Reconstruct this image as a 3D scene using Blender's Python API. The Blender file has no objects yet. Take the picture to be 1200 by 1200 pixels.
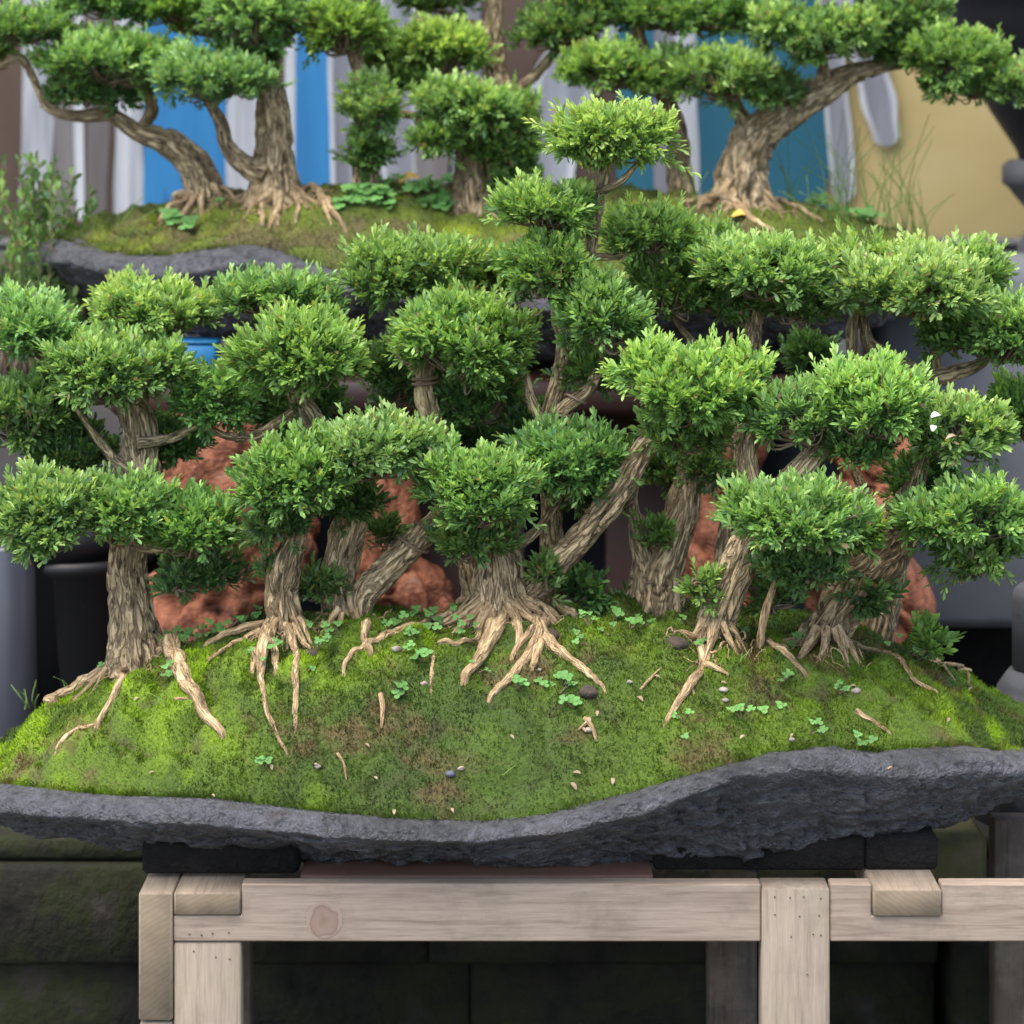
import bpy, math, random
import numpy as np
from mathutils import Vector

# ---------------------------------------------------------------- camera, sky, sun, exposure
SC = bpy.context.scene
COL = SC.collection
F = 3000.0            # focal length in photo pixels (photo is 1200 px wide)
CAMZ = 1.65           # eye height
HOR = 120.0           # photo row of the horizon
DC = 3.0              # camera stands 3 m in front of the front tray
cam_d = bpy.data.cameras.new('camera')
cam = bpy.data.objects.new('camera', cam_d)
COL.objects.link(cam)
cam.location = (0, -DC, CAMZ)
cam.rotation_euler = (math.radians(90), 0, 0)
cam_d.sensor_width = 36.0
cam_d.lens = 36.0 * F / 1200.0
cam_d.shift_y = -(600.0 - HOR) / 1200.0
cam_d.clip_end = 300.0
cam_d.dof.use_dof = True
cam_d.dof.focus_distance = 3.16
cam_d.dof.aperture_fstop = 4.8
SC.camera = cam

SUN_EL, SUN_AZ = math.radians(66), math.radians(215)     # azimuth seen from +Y, clockwise
world = bpy.data.worlds.new('World')
SC.world = world
world.use_nodes = True
wn = world.node_tree
wn.nodes.clear()
sky = wn.nodes.new('ShaderNodeTexSky')
sky.sky_type = 'NISHITA'
sky.sun_disc = False
sky.sun_elevation = SUN_EL
sky.sun_rotation = SUN_AZ
sky.air_density = 1.0
sky.dust_density = 3.0
sky.ozone_density = 1.0
bg = wn.nodes.new('ShaderNodeBackground')
bg.inputs['Strength'].default_value = 0.15
wo = wn.nodes.new('ShaderNodeOutputWorld')
wn.links.new(sky.outputs[0], bg.inputs['Color'])
wn.links.new(bg.outputs[0], wo.inputs['Surface'])

sun_d = bpy.data.lights.new('sun', 'SUN')
sun_d.energy = 1.2
sun_d.angle = math.radians(55)
sun_d.color = (1.0, 0.95, 0.87)
sun = bpy.data.objects.new('sun', sun_d)
COL.objects.link(sun)
sdir = Vector((math.sin(SUN_AZ) * math.cos(SUN_EL), math.cos(SUN_AZ) * math.cos(SUN_EL), math.sin(SUN_EL)))
sun.rotation_euler = (-sdir).to_track_quat('-Z', 'Y').to_euler()
sun.location = (0, -2, 6)

SC.view_settings.view_transform = 'Standard'
SC.view_settings.look = 'None'
SC.view_settings.exposure = 1.63
SC.view_settings.gamma = 1.0
SC.cycles.max_bounces = 8
SC.cycles.transparent_max_bounces = 4
SC.cycles.use_denoising = True

# ---------------------------------------------------------------- helpers
rng = np.random.default_rng(11)
random.seed(5)


def hash3(ix, iy, iz, seed):
    h = (ix.astype(np.int64) * 374761393 + iy.astype(np.int64) * 668265263 + iz.astype(np.int64) * 2147483647 + seed * 1274126177) & 0xffffffff
    h = ((h ^ (h >> 13)) * 1274126177) & 0xffffffff
    h = ((h ^ (h >> 16)) * 2246822519) & 0xffffffff
    return ((h ^ (h >> 15)) & 0xffffff) / float(0xffffff)


def noise(p, seed=0):
    """value noise in -1..1 on an (N,3) array"""
    p = np.asarray(p, float)
    i = np.floor(p)
    f = p - i
    f = f * f * (3 - 2 * f)
    i = i.astype(np.int64)
    r = 0
    for dx in (0, 1):
        for dy in (0, 1):
            for dz in (0, 1):
                w = (f[:, 0] if dx else 1 - f[:, 0]) * (f[:, 1] if dy else 1 - f[:, 1]) * (f[:, 2] if dz else 1 - f[:, 2])
                r = r + w * hash3(i[:, 0] + dx, i[:, 1] + dy, i[:, 2] + dz, seed)
    return r * 2 - 1


def fbm(p, octv=4, seed=0, gain=0.5):
    a, s, t = 1.0, 0, 0
    p = np.asarray(p, float)
    for k in range(octv):
        s = s + a * noise(p * (2.03 ** k) + 17.3 * k, seed + k)
        t += a
        a *= gain
    return s / t


def P(px, py, Y):
    """photo pixel at world depth Y -> world point"""
    d = Y + DC
    return np.array([(px - 600.0) * d / F, Y, CAMZ - (py - HOR) * d / F])


ROOT = {}


def rootloc(o):
    return ROOT.get(o.name, np.zeros(3))


def make_mesh(name, verts, faces, mat, parent=None, smooth=True, vec=None, col=None, kind=None):
    """verts (N,3) in world space; faces = list of arrays with equal row length"""
    verts = np.asarray(verts, np.float32)
    loc = rootloc(parent) if parent else np.zeros(3)
    v = verts - loc.astype(np.float32)
    me = bpy.data.meshes.new(name)
    if isinstance(faces, np.ndarray):
        faces = [faces]
    faces = [np.asarray(f, np.int32) for f in faces if len(f)]
    nl = sum(f.size for f in faces)
    nf = sum(len(f) for f in faces)
    me.vertices.add(len(v))
    me.vertices.foreach_set('co', v.ravel())
    me.loops.add(nl)
    me.loops.foreach_set('vertex_index', np.concatenate([f.ravel() for f in faces]))
    me.polygons.add(nf)
    tot = np.concatenate([np.full(len(f), f.shape[1], np.int32) for f in faces])
    me.polygons.foreach_set('loop_start', np.concatenate([[0], np.cumsum(tot)[:-1]]).astype(np.int32))
    if smooth:
        me.polygons.foreach_set('use_smooth', np.ones(nf, bool))
    if vec is not None:
        a = me.attributes.new('bk', 'FLOAT_VECTOR', 'POINT')
        a.data.foreach_set('vector', np.asarray(vec, np.float32).ravel())
    if col is not None:
        a = me.attributes.new('lc', 'FLOAT_COLOR', 'POINT')
        c = np.ones((len(v), 4), np.float32)
        c[:, :3] = col
        a.data.foreach_set('color', c.ravel())
    me.update(calc_edges=True)
    me.validate()
    me.materials.append(mat)
    o = bpy.data.objects.new(name, me)
    COL.objects.link(o)
    if parent:
        o.parent = parent
        ROOT[o.name] = loc
    if kind:
        o['kind'] = kind
    return o


def tag(o, label, cat, group=None, kind=None):
    o['label'] = label
    if cat:
        o['category'] = cat
    if group:
        o['group'] = group
    if kind:
        o['kind'] = kind
    return o


def thing(name, loc, label, cat, group=None):
    o = bpy.data.objects.new(name, None)
    COL.objects.link(o)
    o.location = Vector(loc)
    o.empty_display_size = 0.05
    ROOT[o.name] = np.array(loc, float)
    return tag(o, label, cat, group)


def catmull(pts, n):
    pts = np.asarray(pts, float)
    if len(pts) == 2:
        t = np.linspace(0, 1, n)[:, None]
        return pts[0] * (1 - t) + pts[1] * t
    ext = np.vstack([2 * pts[0] - pts[1], pts, 2 * pts[-1] - pts[-2]])
    seg = len(pts) - 1
    u = np.linspace(0, seg, n)
    k = np.minimum(u.astype(int), seg - 1)
    t = (u - k)[:, None]
    p0, p1, p2, p3 = ext[k], ext[k + 1], ext[k + 2], ext[k + 3]
    return 0.5 * (2 * p1 + (p2 - p0) * t + (2 * p0 - 5 * p1 + 4 * p2 - p3) * t * t + (3 * p1 - p0 - 3 * p2 + p3) * t ** 3)


def tube(pts, rad, n=40, K=20, rough=0.0, ridge=0.0, wob=0.0, seed=0, freq=1.0):
    """swept tube with bark relief -> verts, quads, caps, bark coordinates"""
    pr = catmull(np.column_stack([pts, rad]), n)
    c, r = pr[:, :3].copy(), np.maximum(pr[:, 3], 0.0006)
    seglen = np.r_[0, np.cumsum(np.linalg.norm(np.diff(c, axis=0), axis=1))]
    if wob:
        s = seglen[:, None] * np.array([[1.0, 0, 0]]) * 14
        off = np.column_stack([noise(s + [0.3 + seed, 5.1, 0], 3), noise(s + [9.2 + seed, 1.7, 0], 4), noise(s + [4.4 + seed, 8.8, 0], 6)])
        c += off * wob * np.minimum(1, seglen / 0.03)[:, None]
    T = np.gradient(c, axis=0)
    T /= np.linalg.norm(T, axis=1)[:, None] + 1e-9
    a = np.cross(T[0], [0.3, 1, 0.1])
    a /= np.linalg.norm(a)
    A = [a]
    for i in range(1, n):
        a = A[-1] - T[i] * np.dot(A[-1], T[i])
        a /= np.linalg.norm(a) + 1e-9
        A.append(a)
    A = np.array(A)
    B = np.cross(T, A)
    th = np.linspace(0, 2 * math.pi, K, endpoint=False)
    ct, st = np.cos(th), np.sin(th)
    R0 = float(np.mean(r))
    bx = np.tile(ct, (n, 1)) * R0
    by = np.tile(st, (n, 1)) * R0
    bz = np.repeat(seglen[:, None], K, 1)
    bk = np.stack([bx, by, bz], -1).reshape(-1, 3)
    bk = bk + seed * 0.37
    disp = np.zeros(n * K)
    if ridge:
        q = bk * np.array([1, 1, 0.13]) * 150 * freq
        wz = bk * np.array([45, 45, 13])
        w = np.column_stack([noise(wz, 7), noise(wz + 5, 8), noise(wz + 9, 9)])
        rd = 1 - np.abs(noise(q + w * 1.5, 2))
        rd2 = 1 - np.abs(noise(q * np.array([2.1, 2.1, 1.2]) + w * 1.5 + 3, 5))
        disp += ridge * (0.75 - rd ** 5 * 1.6 - 0.6 * rd2 ** 4)
        disp += 0.10 * noise(bk * np.array([1, 1, 0.3]) * 40 + 11, 13)
    if rough:
        disp += rough * fbm(bk * 42, 3, 12)
    rr = r[:, None] * (1 + disp.reshape(n, K))
    V = c[:, None, :] + rr[..., None] * (A[:, None, :] * ct[None, :, None] + B[:, None, :] * st[None, :, None])
    V = V.reshape(-1, 3)
    i = np.arange(n - 1)[:, None] * K
    j = np.arange(K)[None, :]
    j2 = (j + 1) % K
    Q = np.stack([i + j, i + j2, i + K + j2, i + K + j], -1).reshape(-1, 4)
    c0, c1 = len(V), len(V) + 1
    V = np.vstack([V, c[0], c[-1] + T[-1] * r[-1] * 0.5])
    bk = np.vstack([bk, bk[0], bk[-1]])
    jj = np.arange(K)
    tri = np.vstack([np.column_stack([(jj + 1) % K, jj, np.full(K, c0)]),
                     np.column_stack([(n - 1) * K + jj, (n - 1) * K + (jj + 1) % K, np.full(K, c1)])])
    return V, Q, tri, bk


def join(parts):
    V, Q, T, B, k = [], [], [], [], 0
    for v, q, t, b in parts:
        V.append(v); Q.append(q + k); T.append(t + k); B.append(b); k += len(v)
    return np.vstack(V), [np.vstack(Q), np.vstack(T)], np.vstack(B)


def lathe(prof, cx, cy, K=48):
    prof = np.asarray(prof, float)
    th = np.linspace(0, 2 * math.pi, K, endpoint=False)
    V = np.stack([cx + prof[:, :1] * np.cos(th), cy + prof[:, :1] * np.sin(th), np.repeat(prof[:, 1:2], K, 1)], -1).reshape(-1, 3)
    n = len(prof)
    i = np.arange(n - 1)[:, None] * K
    j = np.arange(K)[None, :]
    Q = np.stack([i + j, i + (j + 1) % K, i + K + (j + 1) % K, i + K + j], -1).reshape(-1, 4)
    return V, Q


def box(x0, x1, y0, y1, z0, z1, b=0.002):
    """bevelled box (chamfered on all edges)"""
    V, F4 = [], []
    cs = np.array([[x0, y0, z0], [x1, y1, z1]])
    vid = {}
    for sx in (0, 1):
        for sy in (0, 1):
            for sz in (0, 1):
                p = np.array([cs[sx][0], cs[sy][1], cs[sz][2]])
                inn = np.array([b if sx == 0 else -b, b if sy == 0 else -b, b if sz == 0 else -b])
                for ax in range(3):
                    q = p + inn
                    q[ax] = p[ax]
                    vid[(sx, sy, sz, ax)] = len(V)
                    V.append(q)
    tri = []
    for ax in range(3):
        o = [a for a in range(3) if a != ax]
        for s in (0, 1):
            ring = []
            for (a, c) in ((0, 0), (1, 0), (1, 1), (0, 1)):
                k = [0, 0, 0]; k[ax] = s; k[o[0]] = a; k[o[1]] = c
                ring.append(vid[tuple(k) + (ax,)])
            flip = (s == 0) ^ (ax == 1)
            F4.append(ring[::-1] if flip else ring)
    for ax in range(3):
        o = [a for a in range(3) if a != ax]
        for a in (0, 1):
            for c in (0, 1):
                k0 = [0, 0, 0]; k0[o[0]] = a; k0[o[1]] = c
                k1 = list(k0); k1[ax] = 1
                k0, k1 = tuple(k0), tuple(k1)
                F4.append([vid[k0 + (o[0],)], vid[k1 + (o[0],)], vid[k1 + (o[1],)], vid[k0 + (o[1],)]])
    for sx in (0, 1):
        for sy in (0, 1):
            for sz in (0, 1):
                tri.append([vid[(sx, sy, sz, a)] for a in range(3)])
    return np.array(V), [np.array(F4), np.array(tri)]


def fixn(o):
    import bmesh
    bm = bmesh.new()
    bm.from_mesh(o.data)
    bmesh.ops.recalc_face_normals(bm, faces=bm.faces)
    bm.to_mesh(o.data)
    bm.free()
    return o


# ---------------------------------------------------------------- materials
class NT:
    def __init__(s, name):
        s.m = bpy.data.materials.new(name)
        s.m.use_nodes = True
        s.t = s.m.node_tree
        s.b = s.t.nodes['Principled BSDF']
        s.out = s.t.nodes['Material Output']

    def n(s, kind, **kw):
        o = s.t.nodes.new(kind)
        for k, v in kw.items():
            if k in o.inputs.keys() if isinstance(k, str) else False:
                o.inputs[k].default_value = v
            else:
                setattr(o, k, v)
        return o

    def l(s, a, b):
        s.t.links.new(a, b)

    def coord(s, attr=None, scale=(1, 1, 1)):
        if attr:
            a = s.n('ShaderNodeAttribute', attribute_name=attr)
            src = a.outputs['Vector']
        else:
            a = s.n('ShaderNodeTexCoord')
            src = a.outputs['Object']
        mp = s.n('ShaderNodeMapping')
        mp.inputs['Scale'].default_value = scale
        s.l(src, mp.inputs['Vector'])
        return mp.outputs[0]

    def noise(s, vec, scale, detail=5, rough=0.55, dist=0.0):
        x = s.n('ShaderNodeTexNoise')
        x.inputs['Scale'].default_value = scale
        x.inputs['Detail'].default_value = detail
        x.inputs['Roughness'].default_value = rough
        x.inputs['Distortion'].default_value = dist
        s.l(vec, x.inputs['Vector'])
        return x.outputs['Fac']

    def ramp(s, fac, stops):
        r = s.n('ShaderNodeValToRGB')
        e = r.color_ramp.elements
        while len(e) < len(stops):
            e.new(0.5)
        for k, (p, c) in enumerate(stops):
            e[k].position = p
            e[k].color = (*c, 1) if len(c) == 3 else c
        s.l(fac, r.inputs[0])
        return r.outputs[0]

    def mix(s, fac, a, b, mode='MIX'):
        x = s.n('ShaderNodeMix', data_type='RGBA', blend_type=mode)
        for sock, val in ((x.inputs[0], fac), (x.inputs[6], a), (x.inputs[7], b)):
            if isinstance(val, (int, float)):
                sock.default_value = val
            elif isinstance(val, tuple):
                sock.default_value = (*val, 1)
            else:
                s.l(val, sock)
        return x.outputs[2]

    def bump(s, h, strength, dist=0.002):
        x = s.n('ShaderNodeBump')
        x.inputs['Strength'].default_value = strength
        x.inputs['Distance'].default_value = dist
        s.l(h, x.inputs['Height'])
        s.l(x.outputs[0], s.b.inputs['Normal'])

    def color(s, c):
        if isinstance(c, tuple):
            s.b.inputs['Base Color'].default_value = (*c, 1)
        else:
            s.l(c, s.b.inputs['Base Color'])

    def set(s, **kw):
        for k, v in kw.items():
            s.b.inputs[k].default_value = v


def mat_bark(name, tint=(1.24, 1.19, 1.07), moss=0.22, crack=0.46):
    t = NT(name)
    v = t.coord('bk', (1, 1, 0.16))
    v2 = t.coord('bk', (1, 1, 0.6))
    n1 = t.noise(v, 210, 7, 0.68, 1.0)
    n2 = t.noise(v2, 38, 4, 0.6)
    n3 = t.noise(v2, 320, 3, 0.6)
    c = t.ramp(n1, [(0.36, (0.055 * tint[0], 0.042 * tint[1], 0.024 * tint[2])), (0.42, (0.22 * tint[0], 0.16 * tint[1], 0.093 * tint[2])),
                    (0.51, (0.37 * tint[0], 0.29 * tint[1], 0.18 * tint[2])), (0.68, (0.47 * tint[0], 0.39 * tint[1], 0.265 * tint[2]))])
    n4 = t.noise(v, 120, 3, 0.55, 1.2)
    ck = t.ramp(n4, [(0.41, (1.25, 1.25, 1.25)), (0.488, (crack, crack * .93, crack * .86)), (0.512, (crack, crack * .93, crack * .86)), (0.59, (1.25, 1.25, 1.25))])
    c = t.mix(1.0, c, ck, 'MULTIPLY')
    f = t.ramp(n2, [(0.5, (0, 0, 0)), (0.72, (moss, moss, moss))])
    c = t.mix(f, c, (0.17, 0.17, 0.07))
    g = t.ramp(n3, [(0.3, (0.8, 0.8, 0.8)), (0.7, (1.12, 1.12, 1.12))])
    c = t.mix(1.0, c, g, 'MULTIPLY')
    t.color(c)
    t.set(Roughness=0.88)
    hm = t.mix(0.55, n1, ck)
    t.bump(hm, 1.0, 0.006)
    return t.m


def mat_leaf(name, transl=0.40, rough=0.4):
    t = NT(name)
    a = t.n('ShaderNodeAttribute', attribute_name='lc')
    t.l(a.outputs['Color'], t.b.inputs['Base Color'])
    t.set(Roughness=rough)
    t.b.inputs['Specular IOR Level'].default_value = 0.4
    tr = t.n('ShaderNodeBsdfTranslucent')
    tc = t.mix(1.0, a.outputs['Color'], (1.25, 1.2, 0.6), 'MULTIPLY')
    t.l(tc, tr.inputs['Color'])
    mx = t.n('ShaderNodeMixShader')
    mx.inputs[0].default_value = transl
    t.l(t.b.outputs[0], mx.inputs[1])
    t.l(tr.outputs[0], mx.inputs[2])
    t.l(mx.outputs[0], t.out.inputs['Surface'])
    return t.m


def mat_attr(name, rough=0.9):
    t = NT(name)
    a = t.n('ShaderNodeAttribute', attribute_name='lc')
    v = t.coord()
    n = t.noise(v, 260, 4)
    g = t.ramp(n, [(0.25, (0.55, 0.55, 0.55)), (0.75, (1.3, 1.3, 1.3))])
    t.color(t.mix(1.0, a.outputs['Color'], g, 'MULTIPLY'))
    t.set(Roughness=rough)
    t.bump(n, 0.8, 0.004)
    return t.m


def mat_stone(name):
    t = NT(name)
    v = t.coord()
    n1 = t.noise(v, 11, 7, 0.65)
    n2 = t.noise(v, 85, 6, 0.75)
    n3 = t.noise(v, 260, 3, 0.6)
    c = t.ramp(n1, [(0.3, (0.024, 0.022, 0.021)), (0.46, (0.054, 0.053, 0.057)), (0.6, (0.085, 0.084, 0.092)), (0.72, (0.055, 0.040, 0.032))])
    g = t.ramp(n2, [(0.36, (0.2, 0.2, 0.2)), (0.47, (0.9, 0.9, 0.9)), (0.68, (1.45, 1.45, 1.48))])
    c = t.mix(1.0, c, g, 'MULTIPLY')
    sp = t.ramp(n3, [(0.64, (0, 0, 0)), (0.75, (0.4, 0.4, 0.4))])
    c = t.mix(sp, c, (0.14, 0.14, 0.15))
    t.color(c)
    t.set(Roughness=0.36)
    t.b.inputs['Specular IOR Level'].default_value = 0.8
    ad = t.n('ShaderNodeMath', operation='ADD')
    t.l(n2, ad.inputs[0]); t.l(n3, ad.inputs[1])
    t.bump(ad.outputs[0], 0.9, 0.008)
    return t.m


def mat_wood(name, axis, base=(0.305, 0.235, 0.175), dark=(0.215, 0.155, 0.11), green=0.15, knots=()):
    t = NT(name)
    sc = {'x': (0.06, 1, 1), 'y': (1, 0.06, 1), 'z': (1, 1, 0.06)}[axis]
    v = t.coord(None, sc)
    vv = t.coord()
    n1 = t.noise(v, 130, 4, 0.6, 0.4)
    n2 = t.noise(vv, 6, 4)
    n3 = t.noise(v, 480, 2)
    c = t.ramp(n1, [(0.3, dark), (0.5, base), (0.75, tuple(x * 1.14 for x in base))])
    f = t.ramp(n2, [(0.5, (0, 0, 0)), (0.7, (green, green, green))])
    c = t.mix(f, c, (0.25, 0.24, 0.13))
    n4 = t.noise(vv, 17, 6, 0.65)
    f2 = t.ramp(n4, [(0.50, (0, 0, 0)), (0.70, (0.6, 0.6, 0.6))])
    c = t.mix(f2, c, (0.17, 0.135, 0.10))
    g = t.ramp(n3, [(0.3, (0.86, 0.86, 0.86)), (0.7, (1.06, 1.06, 1.06))])
    c = t.mix(1.0, c, g, 'MULTIPLY')
    t.color(c)
    t.set(Roughness=0.8)
    t.bump(n1, 0.35, 0.0015)
    return t.m


def mat_endgrain(name):
    t = NT(name)
    vv = t.coord()
    w = t.n('ShaderNodeTexWave', wave_type='RINGS', rings_direction='Y')
    w.inputs['Scale'].default_value = 55
    w.inputs['Distortion'].default_value = 5.0
    w.inputs['Detail'].default_value = 3
    t.l(vv, w.inputs['Vector'])
    c = t.ramp(w.outputs['Fac'], [(0.2, (0.185, 0.14, 0.09)), (0.8, (0.205, 0.157, 0.104))])
    n = t.noise(vv, 30, 5)
    g = t.ramp(n, [(0.3, (0.75, 0.76, 0.72)), (0.7, (1.1, 1.1, 1.08))])
    t.color(t.mix(1.0, c, g, 'MULTIPLY'))
    t.set(Roughness=0.85)
    t.bump(n, 0.3, 0.002)
    return t.m


def mat_noise(name, stops, scale=8, rough=0.8, bump=0.3, bd=0.004, detail=6, sc=(1, 1, 1), spec=0.5):
    t = NT(name)
    v = t.coord(None, sc)
    n = t.noise(v, scale, detail, 0.6)
    t.color(t.ramp(n, stops))
    t.set(Roughness=rough)
    t.b.inputs['Specular IOR Level'].default_value = spec
    if bump:
        n2 = t.noise(v, scale * 5, 4, 0.6)
        t.bump(n2, bump, bd)
    return t.m


M_BARK = mat_bark('bark')
M_BARKP = mat_bark('bark_pale', (1.42, 1.37, 1.24), 0.18, 0.46)
M_BARK2 = mat_bark('bark_weathered', (1.06, 0.99, 0.87), 0.4, 0.44)
M_ROOT = mat_bark('root_bark', (1.16, 1.06, 0.90), 0.12, 0.8)
M_LEAF = mat_leaf('leaf')
M_CLOVER = mat_leaf('clover_leaf', 0.3, 0.6)
M_MOSS = mat_attr('moss')
M_MOSSB = mat_leaf('moss_blade', 0.25, 0.8)
M_STONE = mat_stone('volcanic_stone')
M_WOODX = mat_wood('pale_timber_x', 'x')
M_WOODY = mat_wood('pale_timber_y', 'y', (0.25, 0.195, 0.135), (0.165, 0.125, 0.085), 0.4)
M_WOODZ = mat_wood('pale_timber_z', 'z', (0.255, 0.205, 0.152), (0.175, 0.135, 0.098), 0.5)
M_END = mat_endgrain('timber_end')
M_RED = mat_noise('red_root_wood', [(0.3, (0.035, 0.013, 0.010)), (0.41, (0.11, 0.034, 0.015)), (0.54, (0.25, 0.088, 0.042)), (0.66, (0.30, 0.13, 0.075)), (0.76, (0.27, 0.165, 0.12))], 26, 0.6, 0.9, 0.008, spec=0.3)
M_REDB = mat_noise('red_brown_board', [(0.3, (0.025, 0.010, 0.007)), (0.6, (0.055, 0.020, 0.013)), (0.8, (0.085, 0.034, 0.022))], 5, 0.55, 0.3, 0.002, sc=(0.3, 1, 2))
M_BLACK = mat_noise('black_glaze', [(0.3, (0.006, 0.006, 0.007)), (0.7, (0.011, 0.011, 0.013))], 6, 0.45, 0.0, spec=0.3)
M_BLACKC = mat_noise('black_sheet', [(0.3, (0.012, 0.013, 0.017)), (0.7, (0.022, 0.023, 0.03))], 20, 0.8, 0.3)
M_TUB_HIGHLIGHT = mat_noise('tub_highlight_grey', [(0.3, (0.035, 0.038, 0.05)), (0.7, (0.055, 0.06, 0.075))], 3, 0.3, 0.05)
M_CONC = mat_noise('concrete', [(0.3, (0.20, 0.21, 0.20)), (0.55, (0.29, 0.30, 0.30)), (0.75, (0.36, 0.37, 0.38))], 5, 0.9, 0.3)
M_GREY = mat_noise('grey_stone', [(0.3, (0.05, 0.05, 0.05)), (0.7, (0.105, 0.105, 0.107))], 14, 0.85, 0.4)
M_OLD = mat_noise('old_mossy_timber', [(0.3, (0.006, 0.006, 0.005)), (0.46, (0.017, 0.016, 0.012)), (0.58, (0.020, 0.024, 0.009)), (0.68, (0.030, 0.026, 0.021)), (0.78, (0.05, 0.045, 0.04))], 11, 0.95, 0.9, 0.008, spec=0.2)
M_BLOCK = mat_noise('mossy_block', [(0.3, (0.05, 0.042, 0.025)), (0.5, (0.09, 0.09, 0.03)), (0.7, (0.15, 0.12, 0.085))], 12, 0.9, 0.5)
M_GROUND = mat_noise('paving', [(0.3, (0.05, 0.05, 0.047)), (0.7, (0.10, 0.097, 0.09))], 4, 0.9, 0.4)
M_FOOT = mat_noise('tray_foot_dark', [(0.3, (0.005, 0.0045, 0.004)), (0.7, (0.014, 0.012, 0.011))], 30, 0.9, 0.9, 0.008, spec=0.2)
M_WIRE = mat_noise('wire', [(0.3, (0.16, 0.10, 0.06)), (0.7, (0.26, 0.18, 0.12))], 40, 0.6, 0)
M_TWIG = mat_noise('twig', [(0.3, (0.10, 0.07, 0.045)), (0.7, (0.24, 0.17, 0.11))], 90, 0.85, 0.2)
M_YELL = mat_noise('yellow_paint', [(0.25, (0.47, 0.36, 0.145)), (0.5, (0.56, 0.435, 0.185)), (0.75, (0.61, 0.49, 0.23))], 3.5, 0.9, 0.15)
M_BROWNW = mat_noise('brown_paint', [(0.25, (0.08, 0.05, 0.036)), (0.5, (0.14, 0.088, 0.06)), (0.75, (0.20, 0.135, 0.10))], 4, 0.75, 0.1, sc=(1, 1, 0.25))
M_WHITE = mat_noise('white_paint', [(0.25, (0.14, 0.15, 0.165)), (0.5, (0.30, 0.31, 0.315)), (0.75, (0.48, 0.49, 0.495))], 24, 0.85, 0.05, sc=(1, 1, 0.08))
M_GREYP = mat_noise('grey_paint', [(0.25, (0.08, 0.08, 0.09)), (0.5, (0.145, 0.15, 0.165)), (0.75, (0.26, 0.275, 0.30))], 14, 0.85, 0.05, sc=(1, 1, 0.08))
M_DGREYP = mat_noise('dark_grey_paint', [(0.25, (0.065, 0.052, 0.048)), (0.5, (0.105, 0.09, 0.083)), (0.75, (0.16, 0.15, 0.145))], 14, 0.6, 0.05, sc=(1, 1, 0.08))
M_BLUE = mat_noise('blue_paint', [(0.25, (0.008, 0.075, 0.19)), (0.5, (0.013, 0.13, 0.29)), (0.75, (0.025, 0.18, 0.36))], 9, 0.85, 0.05, sc=(1, 1, 0.1))
M_TEAL = mat_noise('teal_paint', [(0.25, (0.002, 0.042, 0.07)), (0.5, (0.004, 0.065, 0.10)), (0.75, (0.008, 0.085, 0.12))], 6, 0.9, 0.05, sc=(1, 1, 0.1))
M_YLEAF = mat_noise('yellow_leaf', [(0.3, (0.55, 0.33, 0.04)), (0.7, (0.66, 0.46, 0.08))], 60, 0.6, 0.1)
M_DLEAF = mat_noise('dry_leaf', [(0.3, (0.18, 0.11, 0.055)), (0.7, (0.34, 0.26, 0.17))], 60, 0.7, 0.1)
M_PEB = mat_noise('pebble', [(0.3, (0.16, 0.13, 0.10)), (0.7, (0.34, 0.29, 0.25))], 60, 0.8, 0.2)
M_SOIL = mat_noise('soil', [(0.3, (0.03, 0.022, 0.016)), (0.7, (0.09, 0.065, 0.045))], 60, 0.95, 0.6)
M_BLUEP = mat_noise('blue_plastic', [(0.3, (0.02, 0.16, 0.34)), (0.7, (0.03, 0.22, 0.45))], 10, 0.4, 0)

# ---------------------------------------------------------------- setting: ground, terrace
V, Fq = np.array([[-60, -30, 0], [60, -30, 0], [60, 90, 0], [-60, 90, 0]], float), np.array([[0, 1, 2, 3]])
tag(make_mesh('ground', V, Fq, M_GROUND, smooth=False), 'grey paved ground under the stands', None, kind='structure')
TERR_Z = CAMZ - (300 - HOR) * 5.3 / F
v, f = box(-4.5, 4.5, 2.0, 4.6, 0.0, TERR_Z, 0.01)
tag(fixn(make_mesh('terrace', v, f, mat_noise('dark_concrete', [(0.3, (0.025, 0.024, 0.022)), (0.7, (0.055, 0.052, 0.05))], 5, 0.9, 0.3), smooth=False)), 'raised grey concrete terrace at the foot of the painted wall', None, kind='structure')
# kerb along the wall
WALLY = 2.6
v, f = box(-4.4, 4.4, WALLY - 0.10, WALLY - 0.004, TERR_Z + 0.003, CAMZ - (278 - HOR) * (WALLY + DC) / F, 0.008)
tag(fixn(make_mesh('kerb', v, f, M_GREY, smooth=False)), 'low grey kerb along the foot of the painted wall', None, kind='structure')

# ---------------------------------------------------------------- painted wall with streaks
wall = thing('painted_wall', (0, WALLY, TERR_Z), 'plaster wall painted yellow and brown with white, grey, blue and teal streaks', 'wall')
xs = (905 - 600) * (WALLY + DC) / F
v, f = box(-4.4, xs, WALLY, WALLY + 0.2, TERR_Z, 4.2, 0.003)
fixn(make_mesh('brown_panel', v, f, M_BROWNW, wall, False))
v, f = box(xs + 0.0005, 4.4, WALLY, WALLY + 0.2, TERR_Z, 4.2, 0.003)
fixn(make_mesh('yellow_panel', v, f, M_YELL, wall, False))
_lay = [0]


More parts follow.
